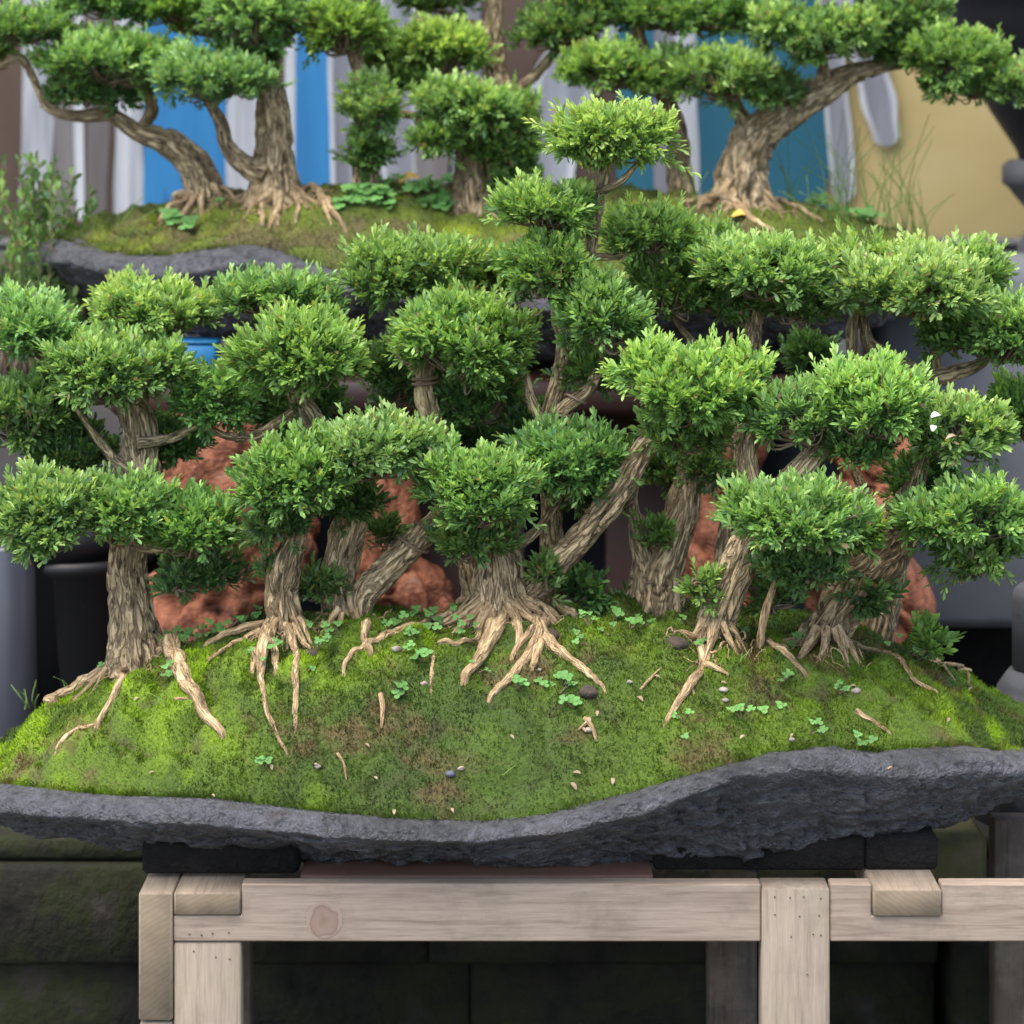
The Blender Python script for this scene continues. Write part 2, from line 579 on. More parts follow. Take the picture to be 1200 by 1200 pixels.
def streak(path, mat, rim=None, seed=0):
    """painted streak: path of (px, py, half width px) down the wall, rounded ends"""
    for lay, (m, k) in enumerate(((rim, 1.0), (mat, 0.66)) if rim else ((mat, 1.0),)):
        _lay[0] += 1
        Y = WALLY - 0.0015 - 0.0008 * _lay[0]
        pr = catmull(np.array(path, float), 40)
        c, w = pr[:, :2], pr[:, 2] * k
        s = np.linspace(0, 1, 40)
        w = w * np.clip(np.sqrt(np.clip((1 - s) / 0.06, 0, 1)), 0.05, 1)
        w = w * (1 + 0.10 * noise(np.column_stack([s * 6, s * 0 + seed, s * 0]), 3))
        T = np.gradient(c, axis=0)
        T /= np.linalg.norm(T, axis=1)[:, None]
        Nn = np.column_stack([-T[:, 1], T[:, 0]])
        L, R = c + Nn * w[:, None], c - Nn * w[:, None]
        pts = np.vstack([np.array([P(a, b, Y) for a, b in L]), np.array([P(a, b, Y) for a, b in R])])
        q = np.array([[i, i + 1, 40 + i + 1, 40 + i] for i in range(39)])
        make_mesh('paint_streak', pts, q, m, wall, False)


for k, (pth, mt, rm) in enumerate([
    ([(44, -160, 22), (46, 60, 20), (42, 205, 18), (38, 250, 15)], M_WHITE, None),
    ([(75, -160, 14), (78, 60, 15), (80, 270, 14)], M_DGREYP, None),
    ([(92, -160, 5), (92, 120, 6), (94, 260, 5)], M_WHITE, None),
    ([(112, -160, 12), (116, 90, 14), (112, 275, 12)], M_DGREYP, None),
    ([(150, -160, 15), (152, 100, 17), (150, 275, 16)], M_WHITE, None),
    ([(180, -160, 13), (182, 120, 14), (180, 275, 13)], M_BLUE, None),
    ([(232, -160, 44), (232, 60, 42), (234, 275, 36)], M_BLUE, None),
    ([(288, -160, 18), (285, 120, 19), (285, 275, 18)], M_WHITE, None),
    ([(315, -160, 10), (315, 120, 10), (316, 275, 10)], M_GREYP, None),
    ([(368, -160, 26), (366, 80, 24), (364, 275, 22)], M_BLUE, None),
    ([(340, -160, 7), (340, 80, 7), (338, 275, 7)], M_WHITE, None),
    ([(400, -160, 14), (400, 80, 15), (402, 275, 14)], M_GREYP, M_WHITE),
    ([(466, -160, 24), (466, 60, 24), (470, 275, 20)], M_GREYP, M_WHITE),
    ([(508, -160, 18), (506, 120, 20), (506, 275, 18)], M_DGREYP, None),
    ([(545, -160, 17), (545, 100, 17), (545, 275, 15)], M_GREYP, None),
    ([(740, -140, 40), (715, 25, 38), (660, 100, 36), (645, 200, 28), (655, 275, 20)], M_GREYP, M_WHITE),
    ([(745, -160, 24), (748, 120, 26), (745, 275, 24)], M_TEAL, None),
    ([(880, -160, 92), (884, 100, 88), (886, 275, 78)], M_TEAL, None),
    ([(800, -160, 15), (803, 120, 14), (808, 275, 12)], M_WHITE, None),
    ([(780, -160, 12), (778, 120, 12), (778, 275, 12)], M_GREYP, None),
    ([(965, -160, 14), (975, 60, 16), (984, 160, 15), (990, 240, 12)], M_GREYP, M_WHITE),
    ([(1005, -160, 22), (1015, 40, 22), (1030, 120, 20), (1042, 172, 15)], M_GREYP, M_WHITE),
    ([(-60, -160, 40), (-60, 100, 36), (-64, 270, 30)], M_WHITE, None),
    ([(-150, -160, 30), (-150, 100, 32), (-150, 275, 30)], M_BLUE, None),
]):
    streak(pth, mt, rm, k)

# ---------------------------------------------------------------- old timber retaining stack behind the front stand
rw = thing('sleeper_wall', (0, 0.78, 0), 'dark mossy wall of stacked old timber sleepers behind the pale wooden stand', 'wall')
yw = 0.72


def zrow(py, Y):
    return CAMZ - (py - HOR) * (Y + DC) / F


rows = [(986, 1013, -0.9, 0.95, 0.02), (1016, 1131, -1.1, 0.62, 0.0), (1134, 1262, -1.0, 0.62, 0.03), (1265, 1400, -1.1, 0.7, 0.0)]
for (a, b, x0, x1, dy) in rows:
    n = 2
    cut = x0 + (x1 - x0) * (0.42 + 0.2 * random.random())
    for (p, q) in ((x0, cut - 0.0004), (cut + 0.0004, x1)):
        vv, ff = box(p, q, yw + dy, yw + 0.24, zrow(b, yw), zrow(a, yw), 0.006)
        fixn(make_mesh('sleeper', vv, ff, M_OLD, rw, False))
for (px0, px1, a, b, m) in ((1115, 1300, 1103, 1262, M_OLD), (1112, 1300, 1265, 1420, M_OLD)):
    p0, p1 = P(px0, a, yw), P(px1, b, yw)
    vv, ff = box(p0[0], p1[0], yw - 0.05, yw + 0.24, p1[2], p0[2], 0.012)
    fixn(make_mesh('sleeper', vv, ff, m, rw, False))

# mossy block by the right end
p0, p1 = P(1040, 978, 0.55), P(1158, 1032, 0.55)
vv, ff = box(p0[0], p1[0], 0.55, 0.72, p1[2] - 0.02, p0[2], 0.012)
tag(fixn(make_mesh('stone_block', vv, ff, M_BLOCK, None, False)), 'short mossy stone block between the sleeper wall and the wooden stand', 'block')

# concrete bench behind the right end, stone pedestal
bench = thing('concrete_bench', (0.95, 1.3, 0), 'grey concrete bench slab on a dark recess behind the red root stand', 'bench')
p0, p1 = P(1070, 318, 1.25), P(1500, 738, 1.25)
vv, ff = box(p0[0] - 0.06, p1[0], 1.25, 1.8, p1[2], p0[2], 0.02)
fixn(make_mesh('slab', vv, ff, mat_noise('stained_concrete', [(0.3, (0.07, 0.075, 0.065)), (0.5, (0.115, 0.12, 0.128)), (0.8, (0.15, 0.157, 0.168))], 4, 0.9, 0.3), bench, False))
vv, ff = box(p0[0] + 0.0, p1[0] - 0.02, 1.45, 1.79, 0.0, p1[2] - 0.002, 0.01)
fixn(make_mesh('gap_shade_block', vv, ff, M_FOOT, bench, False))  # black block stands in for the shaded gap under the slab

ped = thing('stone_pedestal', (0.80, 0.62, 0), 'grey stepped stone pedestal post beside the end of the mossy front tray', 'pedestal')
cxp, cyp = P(1252, 700, 0.62)[0], 0.62
def zp(py): return CAMZ - (py - HOR) * (0.62 + DC) / F
sc_p = (0.62 + DC) / F
vv, qq = lathe([(0.0, zp(690)), (64 * sc_p, zp(690)), (66 * sc_p, zp(700)), (66 * sc_p, zp(782)), (0.0, zp(784))], cxp, cyp, 8)
fixn(make_mesh('shaft', vv, qq, M_GREY, ped, False))
vv, qq = lathe([(0.0, zp(784)), (72 * sc_p, zp(785)), (84 * sc_p, zp(802)), (84 * sc_p, zp(812)), (94 * sc_p, zp(816)), (94 * sc_p, zp(835)), (110 * sc_p, zp(850)), (110 * sc_p, zp(960)), (60 * sc_p, zp(965)), (60 * sc_p, 0.0)], cxp, cyp, 8)
fixn(make_mesh('base', vv, qq, M_GREY, ped, False))

# black pot on a grey stand, far right
cy_ = 1.9
s_ = (cy_ + DC) / F
def zq(py): return CAMZ - (py - HOR) * s_
cx_ = (1282 - 600) * s_
stn = thing('pot_stand', (cx_, cy_, TERR_Z), 'grey carved stand under the black glazed bowl by the yellow wall', 'stand')
vv, qq = lathe([(0, zq(187)), (100 * s_, zq(187)), (108 * s_, zq(194)), (108 * s_, zq(214)), (100 * s_, zq(220)), (96 * s_, zq(226)), (80 * s_, zq(244)), (74 * s_, zq(262)), (84 * s_, zq(276)), (90 * s_, zq(290)), (90 * s_, TERR_Z), (0, TERR_Z)], cx_, cy_, 6)
fixn(make_mesh('pedestal', vv, qq, M_GREY, stn, False))
pot = thing('black_pot', (cx_, cy_, zq(187)), 'black glazed bowl pot standing on the grey carved stand', 'pot')
vv, qq = lathe([(0, zq(187)), (86 * s_, zq(187)), (90 * s_, zq(176)), (120 * s_, zq(130)), (152 * s_, zq(70)), (168 * s_, zq(20)), (172 * s_, zq(-5)), (182 * s_, zq(-12)), (182 * s_, zq(-30)), (160 * s_, zq(-30)), (158 * s_, zq(0)), (0, zq(4))], cx_, cy_, 64)
fixn(make_mesh('bowl', vv, qq, M_BLACK, pot))

# black tub, and an added grey pipe standing in for its bluish highlight
tub = thing('black_tub', (-0.70, 1.12, 0), 'large black glossy planting tub behind the thick trunked bonsai and the added pipe', 'tub')
ct = P(90, 645, 1.12); s_t = (1.12 + DC) / F
zt = lambda py: CAMZ - (py - HOR) * s_t
vv, qq = lathe([(0, 0.0), (70 * s_t, 0.0), (78 * s_t, zt(900)), (96 * s_t, zt(660)), (100 * s_t, zt(656)), (100 * s_t, zt(644)), (90 * s_t, zt(644)), (86 * s_t, zt(664)), (0, zt(666))], ct[0], 1.12, 64)
fixn(make_mesh('body', vv, qq, M_BLACK, tub))
cp = P(8, 700, 1.0); s_t = (1.0 + DC) / F
pipe = thing('tub_highlight_pipe', (cp[0], 1.0, 0), 'smooth bluish grey pipe added in place of the highlight on the black tub', 'pipe')
zt = lambda py: CAMZ - (py - HOR) * s_t
vv, qq = lathe([(0, 0), (38 * s_t, 0), (38 * s_t, zt(640)), (36 * s_t, zt(636)), (30 * s_t, zt(636)), (30 * s_t, zt(660)), (0, zt(660))], cp[0], 1.0, 48)
fixn(make_mesh('tube', vv, qq, M_TUB_HIGHLIGHT, pipe))

# ---------------------------------------------------------------- wooden stand in front
YS = 0.02
sS = (YS + DC) / F
def zs(py): return CAMZ - (py - HOR) * sS
def xsx(px): return (px - 600) * sS
stand = thing('wooden_stand', (0, YS + 0.25, 0), 'pale weathered timber stand carrying the mossy stone tray', 'stand')


def timber(name, px0, px1, py0, py1, y0, y1, mat, end=None):
    vv, ff = box(xsx(px0), xsx(px1), y0, y1, zs(py1) if py1 < 5000 else 0.0, zs(py0), 0.0022)
    o = fixn(make_mesh(name, vv, ff, mat, stand, False))
    if end:
        o.data.materials.append(end)
        for p in o.data.polygons:
            if abs(p.normal.y) > 0.8:
                p.material_index = 1
    return o


BACK = YS + 0.50
timber('side_rail', 163, 202.5, 1045, 1195, YS - 0.004, BACK, M_WOODY, M_END)
timber('leg', 164, 201.5, 1198, 9999, YS - 0.001, YS + 0.06, M_WOODZ)
timber('cross_slat', 204, 282, 1045, 1072, YS - 0.003, BACK, M_WOODY, M_END)
# front beam with notches, built in sections of one mesh each side of the notch
def beam(px0, px1, notch, y0, y1, name='front_beam'):
    # polygon with a notch cut in the top edge, extruded in y
    a, b = notch
    poly = [(px0, 1103.5), (px1, 1103.5), (px1, 1036)]
    if b < px1:
        poly += [(b, 1036)]
    poly += [(b, 1073.2), (a, 1073.2)]
    if a > px0:
        poly += [(a, 1036), (px0, 1036)]
    poly = [p for i, p in enumerate(poly) if i == 0 or p != poly[i - 1]]
    import bmesh
    bm = bmesh.new()
    vs = [bm.verts.new((xsx(x), y0, zs(y))) for x, y in poly]
    fc = bm.faces.new(vs)
    ex = bmesh.ops.extrude_face_region(bm, geom=[fc])
    bmesh.ops.translate(bm, verts=[g for g in ex['geom'] if isinstance(g, bmesh.types.BMVert)], vec=(0, y1 - y0, 0))
    bmesh.ops.recalc_face_normals(bm, faces=bm.faces)
    bmesh.ops.bevel(bm, geom=bm.edges[:], offset=0.0016, segments=1, affect='EDGES')
    me = bpy.data.meshes.new(name)
    bm.to_mesh(me); bm.free()
    me.transform(__import__('mathutils').Matrix.Translation(-Vector(rootloc(stand))))
    me.materials.append(M_WOODX)
    o = bpy.data.objects.new(name, me)
    COL.objects.link(o)
    o.parent = stand
    return o


beam(203.5, 891.5, (203.5, 283.2), YS, YS + 0.024)
beam(973, 1300, (1021.5, 1103.2), YS, YS + 0.024)
timber('cross_slat', 1022.5, 1102.3, 1040, 1072.4, YS - 0.006, BACK, M_WOODY, M_END)
timber('leg', 203.5, 282, 1105, 9999, YS + 0.001, YS + 0.04, M_WOODZ)
timber('leg', 892.5, 972, 1040, 9999, YS - 0.003, YS + 0.04, M_WOODZ)
timber('leg', 1220, 1299, 1105, 9999, YS + 0.001, YS + 0.04, M_WOODZ)
vv, ff = box(-0.252, 0.168, YS + 0.026, YS + 0.40, zs(1085), zs(1033), 0.002)
fixn(make_mesh('board', vv, ff, mat_noise('red_brown_plank', [(0.3, (0.06, 0.03, 0.02)), (0.7, (0.12, 0.06, 0.04))], 9, 0.7, 0.3, 0.002, sc=(0.2, 1, 1)), stand, False))
timber('back_beam', 203.5, 1300, 1036, 1071, BACK + 0.002, BACK + 0.045, M_WOODX)
M_WOODD = mat_wood('dark_timber_z', 'z', (0.075, 0.055, 0.038), (0.04, 0.03, 0.022), 0.3)  # darker timber tone for the back legs
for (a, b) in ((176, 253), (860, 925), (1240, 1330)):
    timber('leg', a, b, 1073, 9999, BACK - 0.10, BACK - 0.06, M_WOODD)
# knot and nail heads
import bmesh as _bm
def disc(name, px, py, r, Y, mat, parent, sq=1.0):
    c = P(px, py, Y)
    th = np.linspace(0, 2 * math.pi, 20, endpoint=False)
    vv = np.column_stack([c[0] + r * np.cos(th), np.full(20, Y), c[2] + r * sq * np.sin(th)])
    vv = np.vstack([vv, [c[0], Y - 0.0006, c[2]]])
    ff = np.array([[k, (k + 1) % 20, 20] for k in range(20)])
    return fixn(make_mesh(name, vv, ff, mat, parent))
def mat_knot(center):
    t = NT('knot')
    tc = t.n('ShaderNodeTexCoord')
    mp = t.n('ShaderNodeMapping')
    mp.inputs['Location'].default_value = tuple(-np.asarray(center))
    t.l(tc.outputs['Object'], mp.inputs['Vector'])
    nz = t.n('ShaderNodeTexNoise')
    nz.inputs['Scale'].default_value = 45
    t.l(mp.outputs[0], nz.inputs['Vector'])
    ad = t.n('ShaderNodeMix', data_type='VECTOR')
    ad.inputs[0].default_value = 0.02
    t.l(mp.outputs[0], ad.inputs[4]); t.l(nz.outputs['Color'], ad.inputs[5])
    sb = t.n('ShaderNodeVectorMath', operation='SUBTRACT')
    t.l(ad.outputs[1], sb.inputs[0]); sb.inputs[1].default_value = (0.01, 0.01, 0.01)
    ln = t.n('ShaderNodeVectorMath', operation='LENGTH')
    t.l(sb.outputs[0], ln.inputs[0])
    mu = t.n('ShaderNodeMath', operation='MULTIPLY')
    t.l(ln.outputs['Value'], mu.inputs[0]); mu.inputs[1].default_value = 25.0
    w = (0.33, 0.255, 0.19)
    c = t.ramp(mu.outputs[0], [(0.0, (0.20, 0.13, 0.09)), (0.22, (0.25, 0.175, 0.13)), (0.36, (0.23, 0.155, 0.115)), (0.40, (0.19, 0.13, 0.095)), (0.44, (0.28, 0.20, 0.145)), (0.56, (0.31, 0.235, 0.175)), (0.60, (0.26, 0.19, 0.14)), (0.66, (0.32, 0.245, 0.18)), (0.8, (0.30, 0.225, 0.165)), (0.95, w)])
    t.color(c)
    t.set(Roughness=0.8)
    return t.m


kc = P(380, 1078, YS) - rootloc(stand)
disc('knot', 380, 1078, 0.0215, YS - 0.0006, mat_knot(kc), stand, 1.0)
M_NAIL = mat_noise('nail', [(0.3, (0.05, 0.035, 0.03)), (0.7, (0.12, 0.08, 0.06))], 60, 0.6, 0)
for (a, b) in ((222, 1095), (236, 1096), (249, 1094), (268, 1093), (227, 1115), (253, 1122), (269, 1124)):
    disc('nail', a, b, 0.0012, YS - 0.0012, M_NAIL, stand)
for (a, b) in ((908, 1051), (926, 1052), (942, 1051), (962, 1053), (937, 1074), (960, 1073), (908, 1072), (927, 1098), (953, 1095), (962, 1096), (946, 1142)):
    disc('nail', a, b, 0.0011, YS - 0.0042, M_NAIL, stand)

# ---------------------------------------------------------------- stone trays with moss
def make_tray(yc, hw, hd, xc, top, band, bot, label_s, label_m, seed, feet, HM, mcols, nblade, pw=2.2, bump=1.0, vis=None):
    """top/band/bot: lists of (px, py) traced along the visible front rim"""
    K, RN = 900, 46
    th = np.linspace(0, 2 * math.pi, K, endpoint=False)
    sx = np.sign(np.cos(th)) * np.abs(np.cos(th)) ** 0.8
    sy = np.sign(np.sin(th)) * np.abs(np.sin(th)) ** 0.95
    ox, oy = xc + hw * sx, yc + hd * sy
    wob = 1 + 0.018 * noise(np.column_stack([np.cos(th) * 3, np.sin(th) * 3, th * 0 + seed]), 3)
    ox = xc + (ox - xc) * wob
    oy = yc + (oy - yc) * wob
    front = np.clip(-np.sin(th), 0, 1)
    wf = np.clip(front * 6 + 0.3, 0, 1)

    def zof(curve, out):
        X = xc + (ox - xc) * (1 + out / hw)
        Y = yc + (oy - yc) * (1 + out / hd)
        # front: from the photo; back: mirrored x at a mid depth, smoothed
        Yf = np.where(np.sin(th) <= 0, Y, yc - (Y - yc))
        px = 600 + X * F / (Yf + DC)
        py = np.interp(px, [c[0] for c in curve], [c[1] for c in curve])
        # gentle smoothing of the trace
        z = CAMZ - (py - HOR) * (Yf + DC) / F
        for _ in range(6):
            z = (np.roll(z, 1) + 2 * z + np.roll(z, -1)) / 4
        return X, Y, z

    tX, tY, tZ = zof(top, 0.0)
    nx, ny = np.cos(th), np.sin(th)
    kb = 0.055 / hd
    bX, bY, bZ = zof(band, 0.036)
    uX, uY, uZ = zof(bot, -0.085)
    rings = []
    # inner lip
    rings.append(np.column_stack([xc + (tX - xc) * 0.90, yc + (tY - yc) * 0.88, tZ - 0.03]))
    rings.append(np.column_stack([xc + (tX - xc) * 0.97, yc + (tY - yc) * 0.95, tZ - 0.004]))
    m = 16
    for s in np.linspace(0, 1, m):
        bul = 0.009 * math.sin(s * math.pi)
        rings.append(np.column_stack([tX * (1 - s) + bX * s + nx * bul, tY * (1 - s) + bY * s + ny * bul, tZ * (1 - s) + bZ * s + bul * 0.5]))
    m = 44
    for s in np.linspace(0, 1, m)[1:]:
        e = s ** 1.15
        rings.append(np.column_stack([bX * (1 - e) + uX * e, bY * (1 - e) + uY * e, bZ * (1 - s) + uZ * s]))
    for s in (0.75, 0.4, 0.05):
        rings.append(np.column_stack([xc + (uX - xc) * s, yc + (uY - yc) * s, uZ * s + (1 - s) * float(np.median(uZ)) + 0.004 * (1 - s)]))
    V = np.array(rings)
    nr = len(V)
    V = V.reshape(-1, 3)
    # relief: broad facets, pits and grain
    C = np.array([xc, yc, float(np.mean(tZ)) - 0.05])
    D = (V - C) * np.array([hd / hw, 1, 1.2])
    D /= np.linalg.norm(D, axis=1)[:, None] + 1e-9
    low = np.repeat(np.clip((np.arange(nr) - 16) / 10.0, 0, 1), K)
    amp = 0.004 + 0.012 * low
    chip = 1 - np.abs(noise(V * np.array([22, 22, 34]) + fbm(V * 30, 2, 33)[:, None], 34))
    rel = fbm(V * 14 + seed, 3, 30 + seed) * amp - 0.008 * low * chip ** 3
    q = V * np.array([38, 38, 62])
    pit = np.clip(1 - np.abs(noise(q + fbm(V * 60, 2, 5)[:, None] * 0.8, 40)) * 2.2, 0, 1)
    pit2 = np.clip(noise(V * np.array([85, 85, 130]) + 7, 47) - .35, 0, 1)
    rel += -0.006 * pit * (0.6 + low) + 0.0035 * fbm(V * 120, 3, 44) * (0.6 + low) - 0.007 * pit2
    rel *= np.repeat(np.r_[0, 0.3, np.ones(nr - 5), 0.5, 0.2, 0], K)
    V = V + D * rel[:, None]
    i = np.arange(nr - 1)[:, None] * K
    j = np.arange(K)[None, :]
    Q = np.stack([i + j, i + K + j, i + K + (j + 1) % K, i + (j + 1) % K], -1).reshape(-1, 4)
    tray = thing('stone_tray', (xc, yc, float(uZ.min())), label_s, 'tray')
    fixn(make_mesh('slab', V, Q, M_STONE, tray))
    for (a, b, zt0, zb0, y0, y1) in feet:
        vv, ff = box(a, b, y0, y1, zb0, zt0, 0.004)
        vv = vv + 0.004 * np.column_stack([noise(vv * 30, 1), noise(vv * 30, 2), noise(vv * 30, 3) * 0])
        fixn(make_mesh('foot', vv, ff, M_FOOT, tray, False))

    # moss mound: polar grid height field inside the rim
    def rimz(ang):
        return np.interp(np.mod(ang, 2 * math.pi), np.r_[th, 2 * math.pi], np.r_[tZ, tZ[0]])

    def height(X, Y):
        u, w = (X - xc) / hw, (Y - yc) / hd
        uu = np.sign(u) * np.abs(u) ** (1 / 0.8)
        ww = np.sign(w) * np.abs(w) ** (1 / 0.95)
        r = np.sqrt(uu * uu + ww * ww)
        a = np.arctan2(ww, uu)
        zr = rimz(a)
        zc = float(np.mean(tZ))
        k = np.clip(r, 0, 1)
        base = zr * k ** 1.3 + zc * (1 - k ** 1.3)
        p = np.column_stack([X, Y, X * 0])
        lump = 0.014 * fbm(p * 10 + seed, 3, 60 + seed) + 0.009 * np.abs(noise(p * 30 + seed, 61)) + 0.034 * (np.sqrt(np.abs(fbm(p * 15 + 8, 2, 69))) - .45) + 0.008 * (np.abs(noise(p * 62 + 4, 66)) - .4) + 0.004 * fbm(p * 130, 2, 67)
        h = base + HM * (1 - k ** pw) + lump * bump * np.clip((1.0 - k) * 12, 0.12, 1) - 0.004
        # thin crust over the lip at the very edge
        return np.where(r > 1, zr - 0.02, h)

    NR, NK = 110, 360
    rr = np.linspace(0.0, 1.0, NR) ** 0.8
    ta = np.linspace(0, 2 * math.pi, NK, endpoint=False)
    RX = np.outer(rr, np.sign(np.cos(ta)) * np.abs(np.cos(ta)) ** 0.8) * hw + xc
    RY = np.outer(rr, np.sign(np.sin(ta)) * np.abs(np.sin(ta)) ** 0.95) * hd + yc
    edgew = np.interp(np.mod(ta, 2 * math.pi), np.r_[th, 2 * math.pi], np.r_[wob, wob[0]])
    RX = xc + (RX - xc) * (1 + (edgew[None, :] - 1) * rr[:, None] ** 4)
    RY = yc + (RY - yc) * (1 + (edgew[None, :] - 1) * rr[:, None] ** 4)
    fx, fy = RX.ravel(), RY.ravel()
    ins = 0.999 * np.ones(NR * NK)
    H = height(xc + (fx - xc) * np.minimum(1, 0.999 / np.maximum(np.repeat(1 + (np.tile(edgew, NR) - 1)[:NR * NK], 1), 1)), yc + (fy - yc) * np.minimum(1, 0.999 / np.maximum(np.tile(edgew, NR), 1)))
    mv = np.column_stack([fx, fy, H])
    # ragged moss edge
    rgr = np.repeat(rr, NK)
    mv[:, 2] += np.where(rgr > 0.985, -0.006, 0)
    i = np.arange(NR - 1)[:, None] * NK
    j = np.arange(NK)[None, :]
    mq = np.stack([i + j, i + NK + j, i + NK + (j + 1) % NK, i + (j + 1) % NK], -1).reshape(-1, 4)

    def mosscol(p, n=None):
        c_d, c_m, c_b, c_br = [np.array(c) for c in mcols]
        a = np.clip(fbm(p * 6.5 + seed, 4, 70) * 1.5 + 0.5, 0, 1)[:, None]
        b = np.clip(fbm(p * np.array([13, 13, 18]) + 3 + seed, 5, 75, 0.65) * 4.0 - 0.32, 0, 1)[:, None]
        e = np.clip(fbm(p * 30 + 9, 2, 80) * 2 + 0.4, 0, 1)[:, None]
        c = c_d * (1 - a) + c_m * a
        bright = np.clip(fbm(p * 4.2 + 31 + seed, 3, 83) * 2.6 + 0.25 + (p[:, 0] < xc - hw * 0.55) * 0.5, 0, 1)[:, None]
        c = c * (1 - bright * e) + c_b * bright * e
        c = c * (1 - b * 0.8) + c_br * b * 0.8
        pf = np.column_stack([p[:, 0], p[:, 1], p[:, 0] * 0])
        cr = np.clip(1 - np.sqrt(np.abs(fbm(pf * 15 + 8, 2, 69))) * 3.0, 0, 1)[:, None] * np.clip(fbm(pf * 6 + 2, 2, 71) * 2 + .9, 0, 1)[:, None]
        return c * (1 - cr * .85) + np.array([0.05, 0.035, 0.018]) * cr * .85

    mo = thing('moss_mound', (xc, yc, float(np.mean(tZ))), label_m, 'moss')
    mo['kind'] = 'stuff'
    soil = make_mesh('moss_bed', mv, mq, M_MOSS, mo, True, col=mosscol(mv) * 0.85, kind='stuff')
    # moss blades: single slim triangles standing on the visible side
    n = nblade
    ang = rng.uniform(0, 2 * math.pi, n)
    rad = np.sqrt(rng.uniform(0, 1, n)) * 0.995
    bx = xc + np.sign(np.cos(ang)) * np.abs(np.cos(ang)) ** 0.8 * hw * rad
    by = yc + np.sign(np.sin(ang)) * np.abs(np.sin(ang)) ** 0.95 * hd * rad
    ne = n // 18                       # ragged fringe of longer tufts along the rim
    rad[:ne] = 1.0 - np.abs(rng.normal(0, .006, ne))
    bx[:ne] = xc + np.sign(np.cos(ang[:ne])) * np.abs(np.cos(ang[:ne])) ** 0.8 * hw * rad[:ne]
    by[:ne] = yc + np.sign(np.sin(ang[:ne])) * np.abs(np.sin(ang[:ne])) ** 0.95 * hd * rad[:ne]
    fringe = np.zeros(n); fringe[:ne] = np.clip(noise(np.column_stack([bx[:ne] * 40, by[:ne] * 40, bx[:ne] * 0]), 77) + .35, 0, 1)
    ok = by < yc + hd * 0.35
    fringe = fringe[ok]
    bx, by = bx[ok], by[ok]
    n = len(bx)
    e = 0.004
    bz = height(bx, by)
    nx_ = -(height(bx + e, by) - bz) / e
    ny_ = -(height(bx, by + e) - bz) / e
    N = np.column_stack([np.clip(nx_, -1.2, 1.2), np.clip(ny_, -1.2, 1.2), np.ones(n)])
    N /= np.linalg.norm(N, axis=1)[:, None]
    base = np.column_stack([bx, by, bz - 0.001])
    d = N + rng.normal(0, 0.45, (n, 3)) + np.array([0, 0, 0.4])
    d /= np.linalg.norm(d, axis=1)[:, None]
    side = np.cross(d, rng.normal(0, 1, (n, 3)))
    side /= np.linalg.norm(side, axis=1)[:, None]
    L = (rng.uniform(0.003, 0.0075, n) * (1 + 1.3 * fringe))[:, None]
    W = rng.uniform(0.0005, 0.0011, n)[:, None]
    tv = np.stack([base - side * W, base + side * W, base + d * L], 1).reshape(-1, 3)
    tf = np.arange(3 * n).reshape(-1, 3)
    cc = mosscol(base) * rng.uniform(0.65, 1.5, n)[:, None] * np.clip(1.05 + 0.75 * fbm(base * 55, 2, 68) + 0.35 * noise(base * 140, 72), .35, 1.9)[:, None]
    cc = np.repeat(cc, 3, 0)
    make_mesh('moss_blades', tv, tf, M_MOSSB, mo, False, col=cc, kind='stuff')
    return tray, mo, height


# front tray
top_f = [(-120, 900), (0, 918), (60, 925), (130, 932), (250, 935), (330, 944), (430, 955), (530, 961), (590, 961), (650, 951), (700, 938), (750, 925), (830, 901), (900, 881), (970, 872), (1020, 879), (1060, 877), (1130, 873), (1170, 880), (1210, 874), (1300, 866)]
band_f = [(-120, 935), (0, 953), (100, 960), (200, 966), (300, 972), (430, 984), (560, 989), (650, 978), (750, 954), (830, 925), (870, 909), (950, 903), (1000, 905), (1060, 914), (1100, 910), (1150, 904), (1200, 912), (1300, 900)]
bot_f = [(-120, 970), (0, 980), (110, 990), (150, 1003), (220, 1016), (330, 1010), (420, 1013), (520, 1019), (640, 1020), (780, 1019), (870, 1022), (950, 1018), (1010, 1008), (1060, 995), (1100, 978), (1150, 955), (1200, 925), (1300, 885)]
zt_stand = zs(1045) + 0.0012
FEET = [(-0.40, -0.24, 0.80, zs(1036) + 0.0005, 0.115, 0.20), (0.20, 0.42, 0.80, zs(1036) + 0.0005, 0.08, 0.20), (-0.40, -0.24, 0.80, zs(1036) + 0.0005, 0.40, 0.50), (0.22, 0.40, 0.80, zs(1036) + 0.0005, 0.40, 0.50)]
FEET = [(-0.445, -0.255, 0, 0, 0.066, 0.20), (0.17, 0.425, 0, 0, 0.082, 0.20), (0.4255, 0.515, 0, 0, 0.086, 0.19), (-0.40, -0.24, 0, 0, 0.40, 0.50), (0.22, 0.40, 0, 0, 0.40, 0.50)]
FEET = [(a, b, zs(1000), zs(1040) + 0.001, c, d) for (a, b, _, _, c, d) in FEET]
tray1, moss1, H1 = make_tray(0.30, 0.70, 0.30, 0.0, top_f, band_f, bot_f,
    'rough grey volcanic stone tray resting on the pale wooden stand',
    'bright green moss mound filling the stone tray on the wooden stand', 1, FEET, 0.146,
    ((0.034, 0.064, 0.005), (0.085, 0.145, 0.005), (0.20, 0.325, 0.003), (0.11, 0.072, 0.026)), 260000, pw=2.7)

